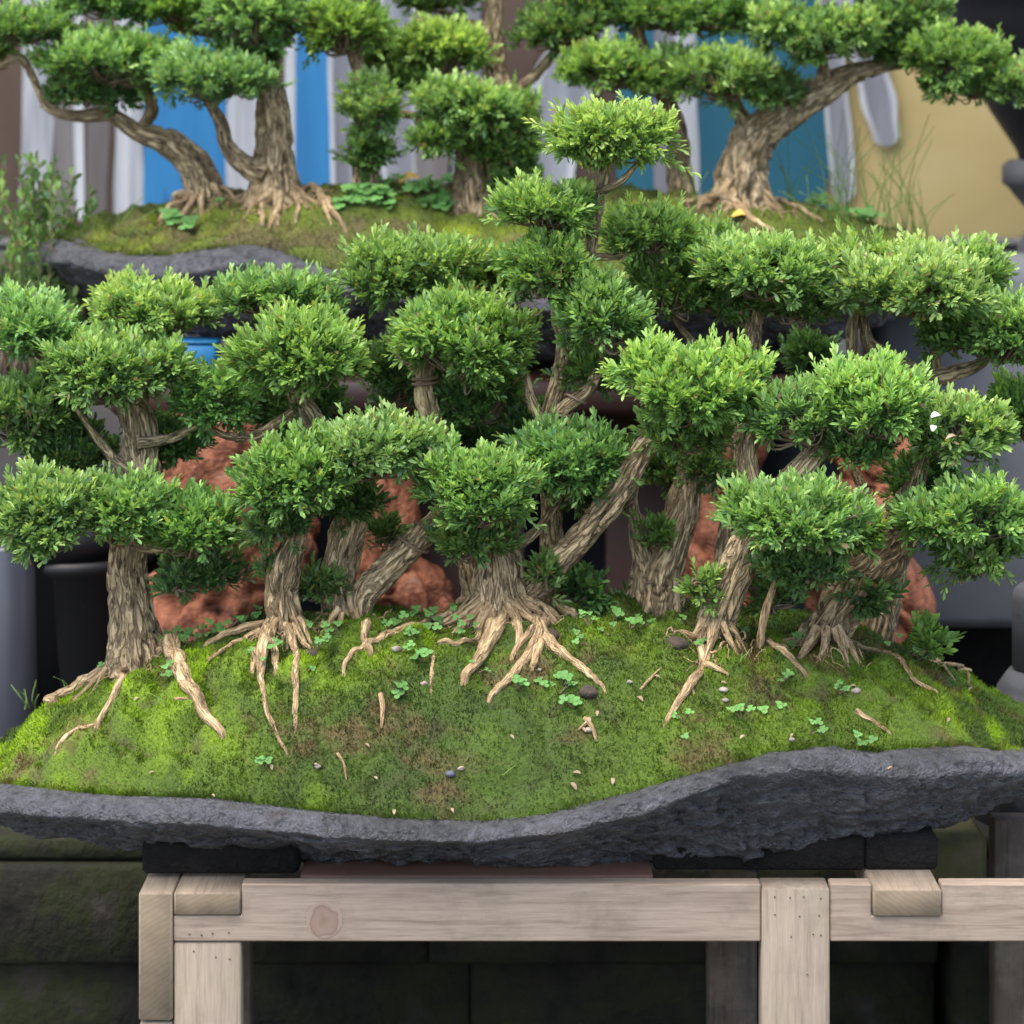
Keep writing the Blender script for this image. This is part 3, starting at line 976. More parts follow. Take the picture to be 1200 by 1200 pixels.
# rear tray
top_r = [(20, 290), (55, 279), (80, 276), (110, 289), (150, 297), (200, 297), (250, 290), (290, 285), (320, 290), (360, 305), (420, 324), (500, 335), (700, 340), (900, 332), (1000, 312), (1110, 298), (1180, 298)]
band_r = [(20, 318), (55, 307), (80, 308), (110, 318), (150, 323), (200, 324), (250, 316), (290, 308), (320, 318), (360, 335), (420, 347), (500, 360), (700, 365), (900, 358), (1000, 340), (1110, 320), (1180, 318)]
bot_r = [(20, 345), (55, 345), (110, 360), (150, 375), (220, 395), (330, 405), (420, 412), (520, 418), (700, 420), (900, 415), (1000, 400), (1110, 350), (1180, 345)]
ZRS = P(600, 436, 1.0)[2]
FEET2 = [(-0.42, -0.26, P(0, 405, 1.0)[2], ZRS + 0.001, 0.97, 1.1), (0.3, 0.46, P(0, 405, 1.0)[2], ZRS + 0.001, 0.97, 1.1), (-0.42, -0.26, P(0, 405, 1.0)[2], ZRS + 0.001, 1.3, 1.42), (0.3, 0.46, P(0, 405, 1.0)[2], ZRS + 0.001, 1.3, 1.42)]
tray2, moss2, H2 = make_tray(1.17, 0.735, 0.30, -0.025, top_r, band_r, bot_r,
    'rough dark grey stone tray raised on the red root stand',
    'olive green moss mound filling the raised stone tray on the red root stand', 4, FEET2, 0.104,
    ((0.055, 0.082, 0.010), (0.115, 0.155, 0.010), (0.19, 0.245, 0.008), (0.12, 0.09, 0.035)), 110000, pw=2.3)


def on_mound(px, py, H, y0, y1, lift=0.0):
    """where the view ray of a photo pixel meets the moss"""
    Ys = np.linspace(y0, y1, 900)
    pts = np.array([P(px, py, y) for y in Ys])
    hh = H(pts[:, 0], pts[:, 1])
    below = np.where(pts[:, 2] <= hh)[0]
    k = below[0] if len(below) else int(np.argmin(pts[:, 2] - hh))
    p = pts[k].copy()
    p[2] = hh[k] + lift
    return p


M1 = lambda px, py, lift=0.0: on_mound(px, py, H1, 0.0, 0.60, lift)
M2 = lambda px, py, lift=0.0: on_mound(px, py, H2, 0.87, 1.47, lift)

# ---------------------------------------------------------------- red root stand under the rear tray
rs = thing('root_wood_stand', (0, 1.15, 0), 'red brown gnarled root wood stand under the raised rear tray', 'stand')
vv, ff = box(-0.62, 0.55, 0.92, 1.45, ZRS - 0.06, ZRS, 0.012)
fixn(make_mesh('table_top', vv, ff, M_REDB, rs, False))


def gnarl(name, path, K=90, n=110, amp=0.5, seed=0, Yc=0.95):
    pts = np.array([P(a, b, Yc + c) for a, b, c, r in path])
    rad = [r * (Yc + DC) / F for a, b, c, r in path]
    V_, Q_, T_, B_ = tube(pts, rad, n, K, 0, 0, 0.0, seed)
    C_ = catmull(pts, n)
    ring = np.repeat(np.arange(n), K)
    ax = np.vstack([C_[ring], C_[0], C_[-1]])
    D_ = V_ - ax
    f1 = fbm(V_ * 9 + seed, 3, 90 + seed)
    w = 1 - np.abs(noise(V_ * np.array([24, 24, 15]) + f1[:, None] * 2.2 + seed, 95))
    f2 = fbm(V_ * 45, 3, 97)
    V_ = ax + D_ * (1 + amp * f1 - 0.26 * w ** 4 + 0.06 * f2)[:, None]
    make_mesh(name, V_, [Q_, T_], M_RED, rs)


gnarl('leg', [(250, 440, 0.02, 50), (255, 500, 0, 66), (235, 555, 0, 72), (300, 620, 0, 70), (290, 680, 0, 66), (240, 740, 0, 84), (250, 860, 0, 70), (260, 1000, 0, 80)], seed=2)
gnarl('leg', [(470, 440, 0.06, 28), (450, 520, 0.05, 34), (455, 590, 0.04, 42), (440, 660, 0.03, 46), (480, 740, 0.03, 60), (470, 1000, 0.03, 60)], seed=5, amp=0.4)
gnarl('leg', [(860, 440, 0.04, 34), (865, 520, 0.03, 40), (835, 600, 0.03, 36), (830, 680, 0.02, 40), (850, 760, 0.02, 50), (850, 1000, 0.02, 60)], seed=8, amp=0.4)
gnarl('leg', [(1000, 440, 0.02, 60), (1020, 510, 0, 56), (1045, 570, 0, 50), (985, 640, 0, 66), (1030, 690, 0, 54), (1058, 730, -0.01, 46), (1010, 790, 0, 70), (1020, 1000, 0, 60)], seed=11, amp=0.45)
vv, ff = box(-0.24, 0.02, 1.10, 1.14, 0.30, ZRS - 0.061, 0.004)
fixn(make_mesh('board', vv, ff, M_REDB, rs, False))
vv, ff = box(0.15, 0.40, 1.12, 1.16, 0.30, ZRS - 0.061, 0.004)
fixn(make_mesh('board', vv, ff, M_REDB, rs, False))
# black sheet spanning the space under the stand
vx = np.linspace(-0.62, 0.56, 60)
vz = np.linspace(0.2, ZRS - 0.07, 30)
gx, gz = np.meshgrid(vx, vz)
gy = 1.30 + 0.012 * np.sin(gx * 38 + 0.6 * np.sin(gx * 11))
a = np.column_stack([gx.ravel(), gy.ravel(), gz.ravel()])
b = a + [0, 0.004, 0]
i, j = np.meshgrid(np.arange(29), np.arange(59), indexing='ij')
q = np.stack([i * 60 + j, i * 60 + j + 1, (i + 1) * 60 + j + 1, (i + 1) * 60 + j], -1).reshape(-1, 4)
tag(make_mesh('black_sheet', np.vstack([a, b]), np.vstack([q, q[:, ::-1] + 1800]), M_BLACKC), 'black sheet spanning the space behind the legs of the red root stand', 'cloth')
# blue plastic crate scrap left of the stand
p = P(222, 418, 1.02)
tub2 = thing('blue_crate', (p[0], 1.05, ZRS), 'small blue plastic box on the red root stand under the rear tray', 'box')
vv, ff = box(p[0] - 0.03, p[0] + 0.05, 0.945, 1.02, ZRS + 0.001, P(0, 403, 0.95)[2], 0.004)
fixn(make_mesh('box_body', vv, ff, M_BLUEP, tub2, False))
vv, ff = box(p[0] - 0.033, p[0] + 0.053, 0.942, 1.023, P(0, 403, 0.95)[2] + 0.0005, P(0, 399, 0.95)[2], 0.002)
fixn(make_mesh('lid', vv, ff, M_BLUEP, tub2, False))

# ---------------------------------------------------------------- foliage
LB = np.array([[0, 0, 0], [-0.16, 0.38, 0.05], [-0.20, 0.74, 0.07], [0, 1.0, 0.0], [0.20, 0.74, 0.07], [0.16, 0.38, 0.05]], float)
LF = np.array([[0, 3, 2, 1], [0, 5, 4, 3]])


def leaves(base, direction, length, col, width=1.0, curl=0.25):
    """base (N,3), unit direction, length -> obovate folded leaves"""
    n = len(base)
    d = direction
    up = rng.normal(0, 0.55, (n, 3)) + np.array([0, 0, 1.0])
    s = np.cross(d, up)
    s /= np.linalg.norm(s, axis=1)[:, None] + 1e-9
    nn = np.cross(s, d)
    L = length[:, None, None]
    x = LB[None, :, 0:1] * width
    y = LB[None, :, 1:2]
    z = LB[None, :, 2:3] - curl * (y ** 2) * 0.5 + curl * 0.2 * y
    V_ = base[:, None, :] + L * (x * s[:, None, :] + y * d[:, None, :] + z * nn[:, None, :])
    Fq_ = (np.arange(n)[:, None, None] * 6 + LF[None]).reshape(-1, 4)
    return V_.reshape(-1, 3), Fq_, np.repeat(col, 6, 0)


C_OLD_SHADE = np.array([0.086, 0.175, 0.052])  # older leaves, and the painted shade inside and low in a pad
C_MID = np.array([0.255, 0.425, 0.115])
C_NEW_LIT = np.array([0.52, 0.68, 0.21])  # new growth at shoot tips, and the painted light on upper shoots


def sprigs(org, axis, slen, nl, bright, leaf=0.0155, width=1.0, grey=0.0):
    """shoots with whorled leaves; org (N,3), axis unit, slen (N,), bright (N,)"""
    n = len(org)
    k = np.tile(np.arange(nl), n)
    sid = np.repeat(np.arange(n), nl)
    t = (k + rng.uniform(0, 0.8, n * nl)) / nl
    A = axis[sid]
    ref = np.cross(A, np.array([0.31, 0.77, 0.55]))
    ref /= np.linalg.norm(ref, axis=1)[:, None]
    ref2 = np.cross(A, ref)
    ph = k * 2.4 + np.repeat(rng.uniform(0, 6.28, n), nl) + rng.normal(0, 0.35, n * nl)
    rad = ref * np.cos(ph)[:, None] + ref2 * np.sin(ph)[:, None]
    ang = np.radians(60 - 46 * t + rng.normal(0, 9, n * nl))
    d = A * np.cos(ang)[:, None] + rad * np.sin(ang)[:, None]
    d[:, 2] += 0.12
    d /= np.linalg.norm(d, axis=1)[:, None]
    b = org[sid] + A * (slen[sid] * t)[:, None]
    L = leaf * (1.08 - 0.35 * np.abs(t - 0.45)) * rng.uniform(0.72, 1.18, n * nl)
    br = bright[sid]
    f = np.clip(t * 1.1 + 0.08, 0, 1) * br + rng.normal(0, 0.12, n * nl)
    f = np.clip(f, 0, 1)[:, None]
    col = np.where(f < 0.5, C_OLD_SHADE * (1 - f * 2) + C_MID * f * 2, C_MID * (2 - f * 2) + C_NEW_LIT * (f * 2 - 1))
    col = col * rng.uniform(0.8, 1.2, (n * nl, 1))
    bl = (rng.uniform(0, 1, n * nl) < 0.06)[:, None]           # a few waxy blue-green old leaves
    col = np.where(bl, col * 0.4 + np.array([0.07, 0.13, 0.085]), col)
    dead = (rng.uniform(0, 1, n * nl) < 0.014)[:, None]
    col = np.where(dead, np.array([0.34, 0.24, 0.13]), col)
    yl = (rng.uniform(0, 1, n * nl) < 0.005)[:, None]
    col = np.where(yl, np.array([0.38, 0.40, 0.06]), col)
    return leaves(b, d, L, col, width)


def pad(tree, px, py, rx, ry, Y, bright=0.8, dens=1.0, leaf=0.0138, root=None, name='foliage_pad', seed=None, up=1.15, K=1.0):  # low bright paints the shade of pads set behind into their leaves
    """a clipped foliage pad: shoots over several overlapping ragged lobes, twigs inside"""
    sd = int(px * 7 + py * 13) % 997
    s = (Y + DC) / F
    c = P(px, py, Y)
    sl = 0.028 * K
    big = name == 'foliage_pad'
    gx = 0.99 if big else 0.95
    a, b, h = max(rx * s * gx - sl * 0.5, 0.012), max(rx * s * 0.85 - sl * 0.5, 0.012), max(ry * s * 0.97 - sl * 0.45, 0.010)
    lobes = [(np.zeros(3), np.array([a * .80, b * .85, h * .80]))]
    if big:
        m = int(rng.integers(5, 8))
        a0 = rng.uniform(0, 6.28)
        for q in range(m):
            th = a0 + q * 6.283 / m + rng.normal(0, .25)
            rr = rng.uniform(.50, .72)
            off = np.array([math.cos(th) * a * rr, math.sin(th) * b * rr * .8, rng.uniform(-.35, .45) * h])
            k = rng.uniform(.36, .56)
            lobes.append((off, np.array([a * k, b * k, h * rng.uniform(.42, .62)])))
    G, O, A_, S_ = [], [], [], []
    for li, (off, rad) in enumerate(lobes):
        area = (rad[0] * 1e3) * (rad[2] * 1e3) * 3.6
        n = int(area / 230.0 * dens) + 4                 # tufts
        g = rng.normal(0, 1, (n * 2, 3))
        g /= np.linalg.norm(g, axis=1)[:, None]
        keep = (g[:, 2] > -0.45) | (rng.uniform(0, 1, n * 2) < 0.35)
        keep &= (g[:, 1] < 0.55) | (g[:, 2] > 0.2)
        g = g[keep][:n]
        n = len(g)
        dp = rng.uniform(0.68, 1.24, n)
        zz = np.where(g[:, 2] < 0, g[:, 2] * 0.8, g[:, 2])
        o_ = off + np.column_stack([g[:, 0], g[:, 1], zz]) * rad * dp[:, None]
        inside = np.zeros(n, bool)
        for lj, (of2, ra2) in enumerate(lobes):
            if lj != li:
                inside |= np.sum(((o_ - of2) / ra2) ** 2, 1) < .45
        kp = ~inside | (rng.uniform(0, 1, n) < .2)
        g, o_, ins = g[kp], o_[kp], inside[kp]
        n = len(g)
        ta = g * np.array([0.75, 0.75, 0.5]) + np.array([0, 0, up]) + rng.normal(0, 0.30, (n, 3))
        lowt = g[:, 2] < -0.1
        ta[lowt] -= np.array([0, 0, up * 0.6])
        ta /= np.linalg.norm(ta, axis=1)[:, None]
        ts = rng.uniform(.7, 1.3, n)
        m = 7                                              # shoots in a tuft, fanned from one point
        ti = np.repeat(np.arange(n), m)
        spread = rng.normal(0, 0.36, (n * m, 3))
        ax_ = ta[ti] + spread
        ax_ /= np.linalg.norm(ax_, axis=1)[:, None]
        org_ = o_[ti] - ta[ti] * 0.010 + spread * 0.011 + rng.normal(0, .002, (n * m, 3))
        G.append(g[ti]); O.append(org_); A_.append(ax_)
        S_.append(ts[ti] * rng.uniform(.6, 1.15, n * m) * sl * np.where(ins[ti], .7, 1))
    g, org, ax, slen = np.vstack(G), np.vstack(O) + c, np.vstack(A_), np.concatenate(S_)
    n = len(g)
    gl = (org - c) / np.array([a, b, h])
    depth = np.linalg.norm(gl, axis=1)
    slen = np.where(rng.uniform(0, 1, n) < .08, slen * 1.5, slen)
    hue = rng.normal(0, .05)
    br = np.clip(bright * (0.66 + 0.42 * np.clip(gl[:, 2] + 0.35, 0, 1)) * np.where(depth < 0.55, 0.65, 1.0) + rng.normal(0, 0.12, n) + hue, 0.05, 1.2)  # inner and lower shoots darkened: pad shade put into the leaf colour
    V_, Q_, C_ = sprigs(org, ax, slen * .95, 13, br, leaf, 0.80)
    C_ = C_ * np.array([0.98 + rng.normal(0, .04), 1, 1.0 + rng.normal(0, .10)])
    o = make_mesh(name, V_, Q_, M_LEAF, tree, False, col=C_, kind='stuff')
    parts = []
    root = c - np.array([0, 0, h * 0.8]) if root is None else np.asarray(root)
    m = min(80, max(8, n // 5))
    for q in rng.choice(n, m, replace=False):
        mid = (root + org[q]) / 2 + rng.normal(0, 0.008, 3)
        parts.append(tube([root, mid, org[q] + ax[q] * slen[q] * 0.5], [0.0024, 0.0015, 0.0006], 7, 5, seed=1))
    V_, F_, B_ = join(parts)
    make_mesh('twigs', V_, F_, M_TWIG, o, True, kind='stuff')
    return c


def limb(tree, path, mat=M_BARK, name='branch', n=None, K=None, ridge=0.22, rough=0.12, wob=0.0, seed=0, s=None):
    """path of (px, py, Y, r_px)"""
    pts = np.array([P(a, b, c) for a, b, c, r in path])
    rad = np.array([r * (c + DC) / F for a, b, c, r in path]) * (0.83 if name != 'root' else 0.9)
    ln = np.sum(np.linalg.norm(np.diff(pts, axis=0), axis=1))
    if name == 'trunk':
        d0 = pts[0] - pts[1]
        pts = np.vstack([pts[0] + np.array([d0[0] * .3, 0, -0.03]), pts]); rad = np.r_[rad[0] * 1.15, rad]
    ln = np.sum(np.linalg.norm(np.diff(pts, axis=0), axis=1))
    big = rad.max() > 0.012
    n = n or max(10, int(ln / (0.0022 if big else 0.004)))
    K = K or (56 if big else 16)
    V_, Q_, T_, B_ = tube(pts, rad, n, K, rough, ridge, wob, seed)
    return make_mesh(name, V_, [Q_, T_], mat, tree, True, vec=B_)


def root_on(tree, pix, M, mat=M_ROOT, name='root', seed=0, sink=0.35, first=None):
    pts, rad = [], []
    pp = catmull(np.array(pix, float), max(8, 5 * len(pix)))
    for a, b, r in pp:
        p = M(a, b)
        rr = r * 0.76 * (p[1] + DC) / F
        p[2] += rr * (1 - sink) * 0.8
        pts.append(p); rad.append(rr)
    pts = np.array(pts)
    for c_ in (1, 2):                       # roots bridge small hollows in the moss
        for _ in range(3):
            pts[1:-1, c_] = (pts[:-2, c_] + 2 * pts[1:-1, c_] + pts[2:, c_]) / 4
    hz = (H1 if M is M1 else H2)(pts[:, 0], pts[:, 1])
    pts[:-1, 2] = np.maximum(pts[:-1, 2], hz[:-1] + np.array(rad)[:-1] * .45)
    if first is not None:
        pts[0] = first
    pts[-1][2] -= rad[-1] * 2.2
    ln = np.sum(np.linalg.norm(np.diff(pts, axis=0), axis=1))
    V_, Q_, T_, B_ = tube(pts, rad, max(12, int(ln / 0.003)), 18, 0.22, 0.14, 0.0022, seed)
    return make_mesh(name, V_, [Q_, T_], mat, tree, True, vec=B_)


def nebari(tree, base, r, H, n=8, seed=0, L=1.0):
    """short surface roots that spread the trunk foot over the moss"""
    rs_ = np.random.default_rng(seed)
    for k in range(n):
        a = math.pi * (1.0 + (k + rs_.uniform(.15, .85)) / n) + (0.0 if k % 4 else rs_.normal(0, .2))
        d = np.array([math.cos(a), math.sin(a)])
        perp = np.array([-d[1], d[0]])
        ln = r * rs_.uniform(1.2, 3.2) * L
        r0 = r * rs_.uniform(.12, .30)
        pts, rad = [], []
        bend = rs_.normal(0, .35)
        for q, t_ in enumerate((0.0, .3, .6, .85, 1.0)):
            xy = base[:2] + d * (r * .55 + ln * t_) + perp * bend * ln * t_ * t_
            z = H(np.array([xy[0]]), np.array([xy[1]]))[0]
            z += r * .75 * (1 - t_) ** 2.2 + r0 * .25 * (1 - t_) - (r0 * .5 if t_ == 1 else 0)
            pts.append([xy[0], xy[1], z]); rad.append(r0 * (1 - .75 * t_))
        V_, Q_, T_, B_ = tube(np.array(pts), rad, 24, 16, .25, .16, .002, seed + k)
        make_mesh('root', V_, [Q_, T_], M_ROOT, tree, True, vec=B_)
    # fine tangled rootlets
    parts = []
    for k in range(n * 4):
        a = math.pi * rs_.uniform(.95, 2.05)
        p = base[:2] + np.array([math.cos(a), math.sin(a)]) * r * rs_.uniform(.7, 1.5)
        pts, h_ = [], a
        for q in range(9):
            z = H(np.array([p[0]]), np.array([p[1]]))[0]
            pts.append([p[0], p[1], z + rs_.uniform(.0, .004) - (.003 if q == 8 else 0)])
            h_ += rs_.normal(0, .45)
            p = p + np.array([math.cos(h_), math.sin(h_)]) * r * rs_.uniform(.12, .3)
        q0 = rs_.uniform(.0007, .0020)
        parts.append(tube(np.array(pts), np.linspace(q0, q0 * .4, 9), 26, 7, .2, 0, .001, k))
    V_, F_, B_ = join(parts)
    make_mesh('rootlets', V_, F_, M_ROOT, tree, True, vec=B_, kind='stuff')


def wire(tree, path, turns, r_px=2.0, seed=0):
    pts = np.array([P(a, b, c) for a, b, c, r in path])
    rad = np.array([r * (c + DC) / F for a, b, c, r in path])
    n = int(turns * 22)
    pr = catmull(np.column_stack([pts, rad]), n)
    c = pr[:, :3]
    T = np.gradient(c, axis=0)
    T /= np.linalg.norm(T, axis=1)[:, None]
    A = np.cross(T, [0, 1, 0.2]); A /= np.linalg.norm(A, axis=1)[:, None]
    B = np.cross(T, A)
    th = np.linspace(0, turns * 2 * math.pi, n) + seed
    w = c + (A * np.cos(th)[:, None] + B * np.sin(th)[:, None]) * (pr[:, 3] * 1.10)[:, None]
    V_, Q_, T_, B_ = tube(w[::2], np.full(len(w[::2]), r_px * 0.001), n, 6)
    make_mesh('training_wire', V_, [Q_, T_], M_WIRE, tree, True)


def tree_at(base, label, group):
    return thing('bonsai_tree', base, label, 'bonsai', group)


GF, GR = 'bonsai trees growing in the front tray', 'bonsai trees growing in the raised rear tray'

# ---- front tree 1: thick straight trunk beside the black tub
b = M1(157, 748); y = b[1]
t = tree_at(b, 'bonsai with thick fissured straight trunk and long bare root beside the black tub', GF)
limb(t, [(160, 760, y, 40), (158, 742, y, 33), (155, 715, y, 29), (150, 670, y + .005, 26), (155, 620, y + .01, 26), (163, 560, y + .02, 25), (165, 520, y + .03, 24), (158, 480, y + .03, 22), (145, 445, y + .02, 16), (130, 420, y + .01, 9)], name='trunk', seed=1)
nebari(t, b, 0.028, H1, 9, 1)
root_on(t, [(172, 728, 12), (200, 762, 13), (215, 800, 12), (240, 842, 9), (264, 868, 6)], M1, seed=2)
root_on(t, [(165, 758, 10), (150, 785, 7), (132, 820, 5.5), (112, 858, 4)], M1, seed=3)
root_on(t, [(112, 850, 3), (84, 862, 4), (70, 875, 3), (65, 888, 2)], M1, seed=4)
root_on(t, [(145, 742, 17), (112, 757, 12), (80, 768, 9), (55, 776, 5)], M1, seed=5)
root_on(t, [(135, 738, 9), (112, 742, 8), (95, 746, 6)], M1, seed=6)
for (a, bb, c_) in (((150, 640), (95, 600), .0), ((160, 560), (90, 480), 0.03), ((155, 640), (230, 630), 0), ((155, 470), (210, 400), .05), ((160, 520), (245, 490), .05)):
    limb(t, [(a[0], a[1], y, 9), ((a[0] + bb[0]) / 2, (a[1] + bb[1]) / 2 + 8, y + c_ - .03, 6), (bb[0], bb[1], y + c_ - .05, 3)], seed=a[0])
for a in ((52, 608, 57, 62, y - .09, .62, 1.1), (150, 598, 62, 44, y - .07, .70, 1.0), (226, 622, 66, 46, y - .05, .55, 1.0), (238, 672, 44, 24, y + .0, .25, .8),
          (130, 440, 80, 52, y - .02, .70, 1.0), (38, 385, 58, 46, y + .02, .72, 1.0), (28, 488, 70, 56, y + .04, .50, 1.0), (86, 540, 55, 40, y + .06, .15, .7),
          (176, 366, 78, 38, y + .06, .85, 1.0), (248, 468, 54, 44, y + .03, .80, .95), (205, 520, 40, 25, y + .08, .1, .6)):
    pad(t, *a[:5], bright=a[5], dens=a[6])
pad(t, 205, 683, 18, 14, y - .02, .75, .5, leaf=.02, name='shoot')

# ---- front tree 2: stump with braided roots
b = M1(330, 738); y = b[1]
t = tree_at(b, 'short bonsai stump with thin bare roots dangling over the moss', GF)
limb(t, [(330, 750, y, 30), (332, 725, y, 25), (330, 690, y, 21), (336, 660, y, 19), (346, 630, y, 13), (358, 600, y - .01, 10), (362, 575, y - .02, 6)], name='trunk', mat=M_BARK2, seed=12, ridge=.3)
nebari(t, b, 0.024, H1, 8, 12)
for k, r in enumerate(([(320, 728, 11), (308, 760, 10), (305, 800, 5), (318, 848, 4), (343, 893, 2)], [(325, 728, 8), (345, 765, 6), (348, 810, 5), (347, 863, 3)],
                       [(312, 735, 8), (270, 745, 6), (235, 762, 4)], [(318, 755, 7), (324, 795, 4)], [(300, 765, 6), (296, 795, 3)], [(345, 735, 7), (365, 765, 4)], [(305, 742, 6), (268, 760, 4), (240, 775, 3)])):
    root_on(t, r, M1, seed=20 + k)
for a in ((345, 562, 62, 56, y - .06, .72, 1.0), (330, 612, 40, 28, y - .02, .3, .7)):
    pad(t, *a[:5], bright=a[5], dens=a[6])
pad(t, 375, 690, 38, 26, y + .03, .45, .7, name='shoot')
pad(t, 320, 668, 18, 14, y + .01, .4, .7, name='shoot')

# ---- front tree 3: pale trunk with a leaning arm
b = M1(405, 728); y = b[1] + .03
t = tree_at(b, 'pale trunked bonsai with wired arm slanting towards the many rooted bonsai', GF)
limb(t, [(402, 735, y, 27), (400, 700, y, 25), (400, 660, y, 24), (410, 615, y, 22), (424, 575, y, 18), (430, 540, y, 10)], name='trunk', mat=M_BARKP, seed=31)
nebari(t, b, 0.024, H1, 3, 31, .7)
arm = [(425, 745, y - .03, 10), (424, 715, y - .02, 13), (432, 690, y - .02, 18), (470, 652, y - .02, 18), (510, 612, y - .02, 15), (545, 575, y - .03, 10), (560, 555, y - .03, 5)]
limb(t, arm, mat=M_BARKP, seed=33)
wire(t, [(480, 642, y - .02, 17), (510, 612, y - .02, 15)], 1.6, 2.0)
up3 = [(420, 590, y + .02, 15), (395, 535, y + .04, 17), (368, 500, y + .04, 19), (350, 465, y + .03, 14), (345, 430, y + .02, 7)]
limb(t, up3, seed=35)
limb(t, [(350, 480, y + .03, 8), (300, 510, y + .03, 7), (262, 510, y + .03, 5), (240, 495, y + .02, 3)], mat=M_BARK2, seed=36)
root_on(t, [(430, 735, 9), (428, 748, 7), (436, 768, 4)], M1, seed=37)
for a in ((436, 532, 76, 48, y - .09, .78, 1.05), (350, 418, 78, 60, y - .03, .82, 1.05), (320, 350, 74, 34, y + .05, .80, .95), (345, 480, 60, 36, y + .08, .1, .7), (402, 590, 40, 22, y - .02, .2, .6)):
    pad(t, *a[:5], bright=a[5], dens=a[6])
pad(t, 455, 625, 22, 20, y + .06, .3, .7, name='shoot')

# ---- front tree 4: centre, many roots
b = M1(588, 722); y = b[1]
t = tree_at(b, 'bonsai with a broad fan of bare roots and one long slanting limb', GF)
limb(t, [(590, 735, y, 50), (588, 715, y, 42), (586, 690, y, 34), (584, 665, y, 30), (580, 640, y, 26), (575, 600, y - .01, 18), (570, 560, y - .02, 10)], name='trunk', seed=41, rough=.2)
nebari(t, b, 0.04, H1, 10, 41)
armr = [(612, 702, y + .01, 15), (640, 672, y, 19), (685, 625, y - .01, 19), (722, 580, y - .02, 17), (752, 530, y - .03, 15), (785, 492, y - .04, 12), (812, 460, y - .04, 6)]
limb(t, armr, seed=43)
for k, r in enumerate(([(545, 722, 7), (510, 728, 5), (460, 745, 6.5), (408, 772, 4.5), (402, 797, 2)], [(600, 705, 13), (585, 735, 12), (565, 768, 10), (540, 800, 7)], [(560, 752, 5), (535, 757, 4), (512, 756, 4.5), (506, 790, 3.5), (505, 820, 2)],
                       [(640, 722, 9), (625, 762, 8), (600, 795, 7), (570, 820, 4)], [(625, 730, 10), (650, 762, 9), (685, 790, 6), (712, 812, 3)], [(635, 745, 6), (628, 775, 7), (622, 785, 4)], [(610, 700, 12), (650, 715, 9), (675, 722, 5)],
                       [(565, 695, 16), (552, 712, 12), (540, 722, 8)], [(560, 688, 8), (543, 690, 6), (536, 704, 4)], [(600, 720, 8), (610, 745, 7), (606, 770, 4)], [(580, 725, 10), (572, 745, 8), (560, 765, 5)], [(635, 735, 6), (610, 755, 4.5), (598, 775, 3)], [(612, 722, 12), (632, 735, 9), (640, 752, 6)])):
    root_on(t, r, M1, seed=50 + k)
for a in ((560, 578, 66, 62, y - .08, .70, 1.1), (555, 635, 50, 30, y - .04, .45, .8), (665, 548, 66, 50, y - .01, .60, 1.0), (690, 575, 45, 30, y + .03, .25, .8), (815, 455, 86, 56, y - .12, 1.0, 1.15), (800, 510, 66, 28, y - .06, .45, .8)):
    pad(t, *a[:5], bright=a[5], dens=a[6])
limb(t, [(590, 650, y, 9), (630, 620, y, 7), (665, 570, y, 4)], seed=46)
pad(t, 682, 690, 42, 28, y + .05, .5, .55, leaf=.019, name='shoot')
pad(t, 640, 680, 18, 30, y - .02, .45, .7, name='shoot')

# ---- front tree 8: behind, curved pale stem with wire band
b = M1(545, 722); y = b[1] + .12
b = np.array([P(545, 700, y)[0], y, H1(np.array([P(545, 700, y)[0]]), np.array([y]))[0]])
t = tree_at(b, 'slender bonsai whose curved pale stem carries a twisted wire band, behind the fan of roots', GF)
limb(t, [(560, 735, y, 24), (556, 680, y, 20), (545, 600, y, 19), (527, 535, y - .02, 17), (506, 492, y - .03, 16), (498, 455, y - .03, 14), (500, 430, y - .02, 11), (510, 390, y - .02, 6)], name='trunk', mat=M_BARKP, seed=61)
wire(t, [(498, 450, y - .03, 13), (498, 440, y - .03, 13)], 1.8, 2.2)
limb(t, [(500, 440, y - .02, 9), (478, 425, y, 7), (462, 405, y + .02, 5), (455, 370, y + .02, 3)], seed=62)
for a in ((545, 402, 80, 66, y - .07, .72, 1.1), (560, 470, 62, 44, y - .0, .25, .9), (482, 318, 76, 44, y + .0, .78, 1.0), (470, 440, 42, 50, y + .07, .15, .8), (540, 515, 40, 25, y + .06, .1, .6), (590, 330, 40, 34, y + .08, .3, .7)):
    pad(t, *a[:5], bright=a[5], dens=a[6])

# ---- front tree 9: tallest
b = np.array([P(650, 700, .40)[0], .40, H1(np.array([P(650, 700, .40)[0]]), np.array([.40]))[0]]); y = .40
t = tree_at(b, 'tallest bonsai of the front tray with a single round tuft on a bare pale stem', GF)
limb(t, [(650, 735, y, 18), (648, 660, y, 16), (645, 580, y, 14), (641, 510, y - .01, 12), (655, 445, y - .02, 11), (662, 400, y - .03, 11), (655, 368, y - .03, 10), (672, 332, y - .03, 10), (690, 300, y - .04, 9), (697, 256, y - .05, 9), (706, 212, y - .06, 9), (714, 180, y - .06, 6)], name='trunk', mat=M_BARKP, seed=71)
limb(t, [(640, 512, y - .02, 9), (634, 490, y - .03, 9), (622, 468, y - .03, 8), (617, 440, y - .02, 5)], seed=72)
limb(t, [(640, 505, y - .03, 9), (662, 478, y - .05, 10), (690, 455, y - .05, 10), (706, 415, y - .05, 8), (712, 375, y - .04, 5)], seed=73)
wire(t, [(645, 500, y - .03, 9), (662, 478, y - .05, 10), (690, 455, y - .05, 10)], 3, 1.8)
limb(t, [(703, 225, y - .06, 6), (728, 212, y - .08, 5), (748, 190, y - .08, 3)], seed=74)
limb(t, [(696, 262, y - .05, 6), (660, 262, y - .07, 4), (635, 255, y - .07, 3)], seed=75)
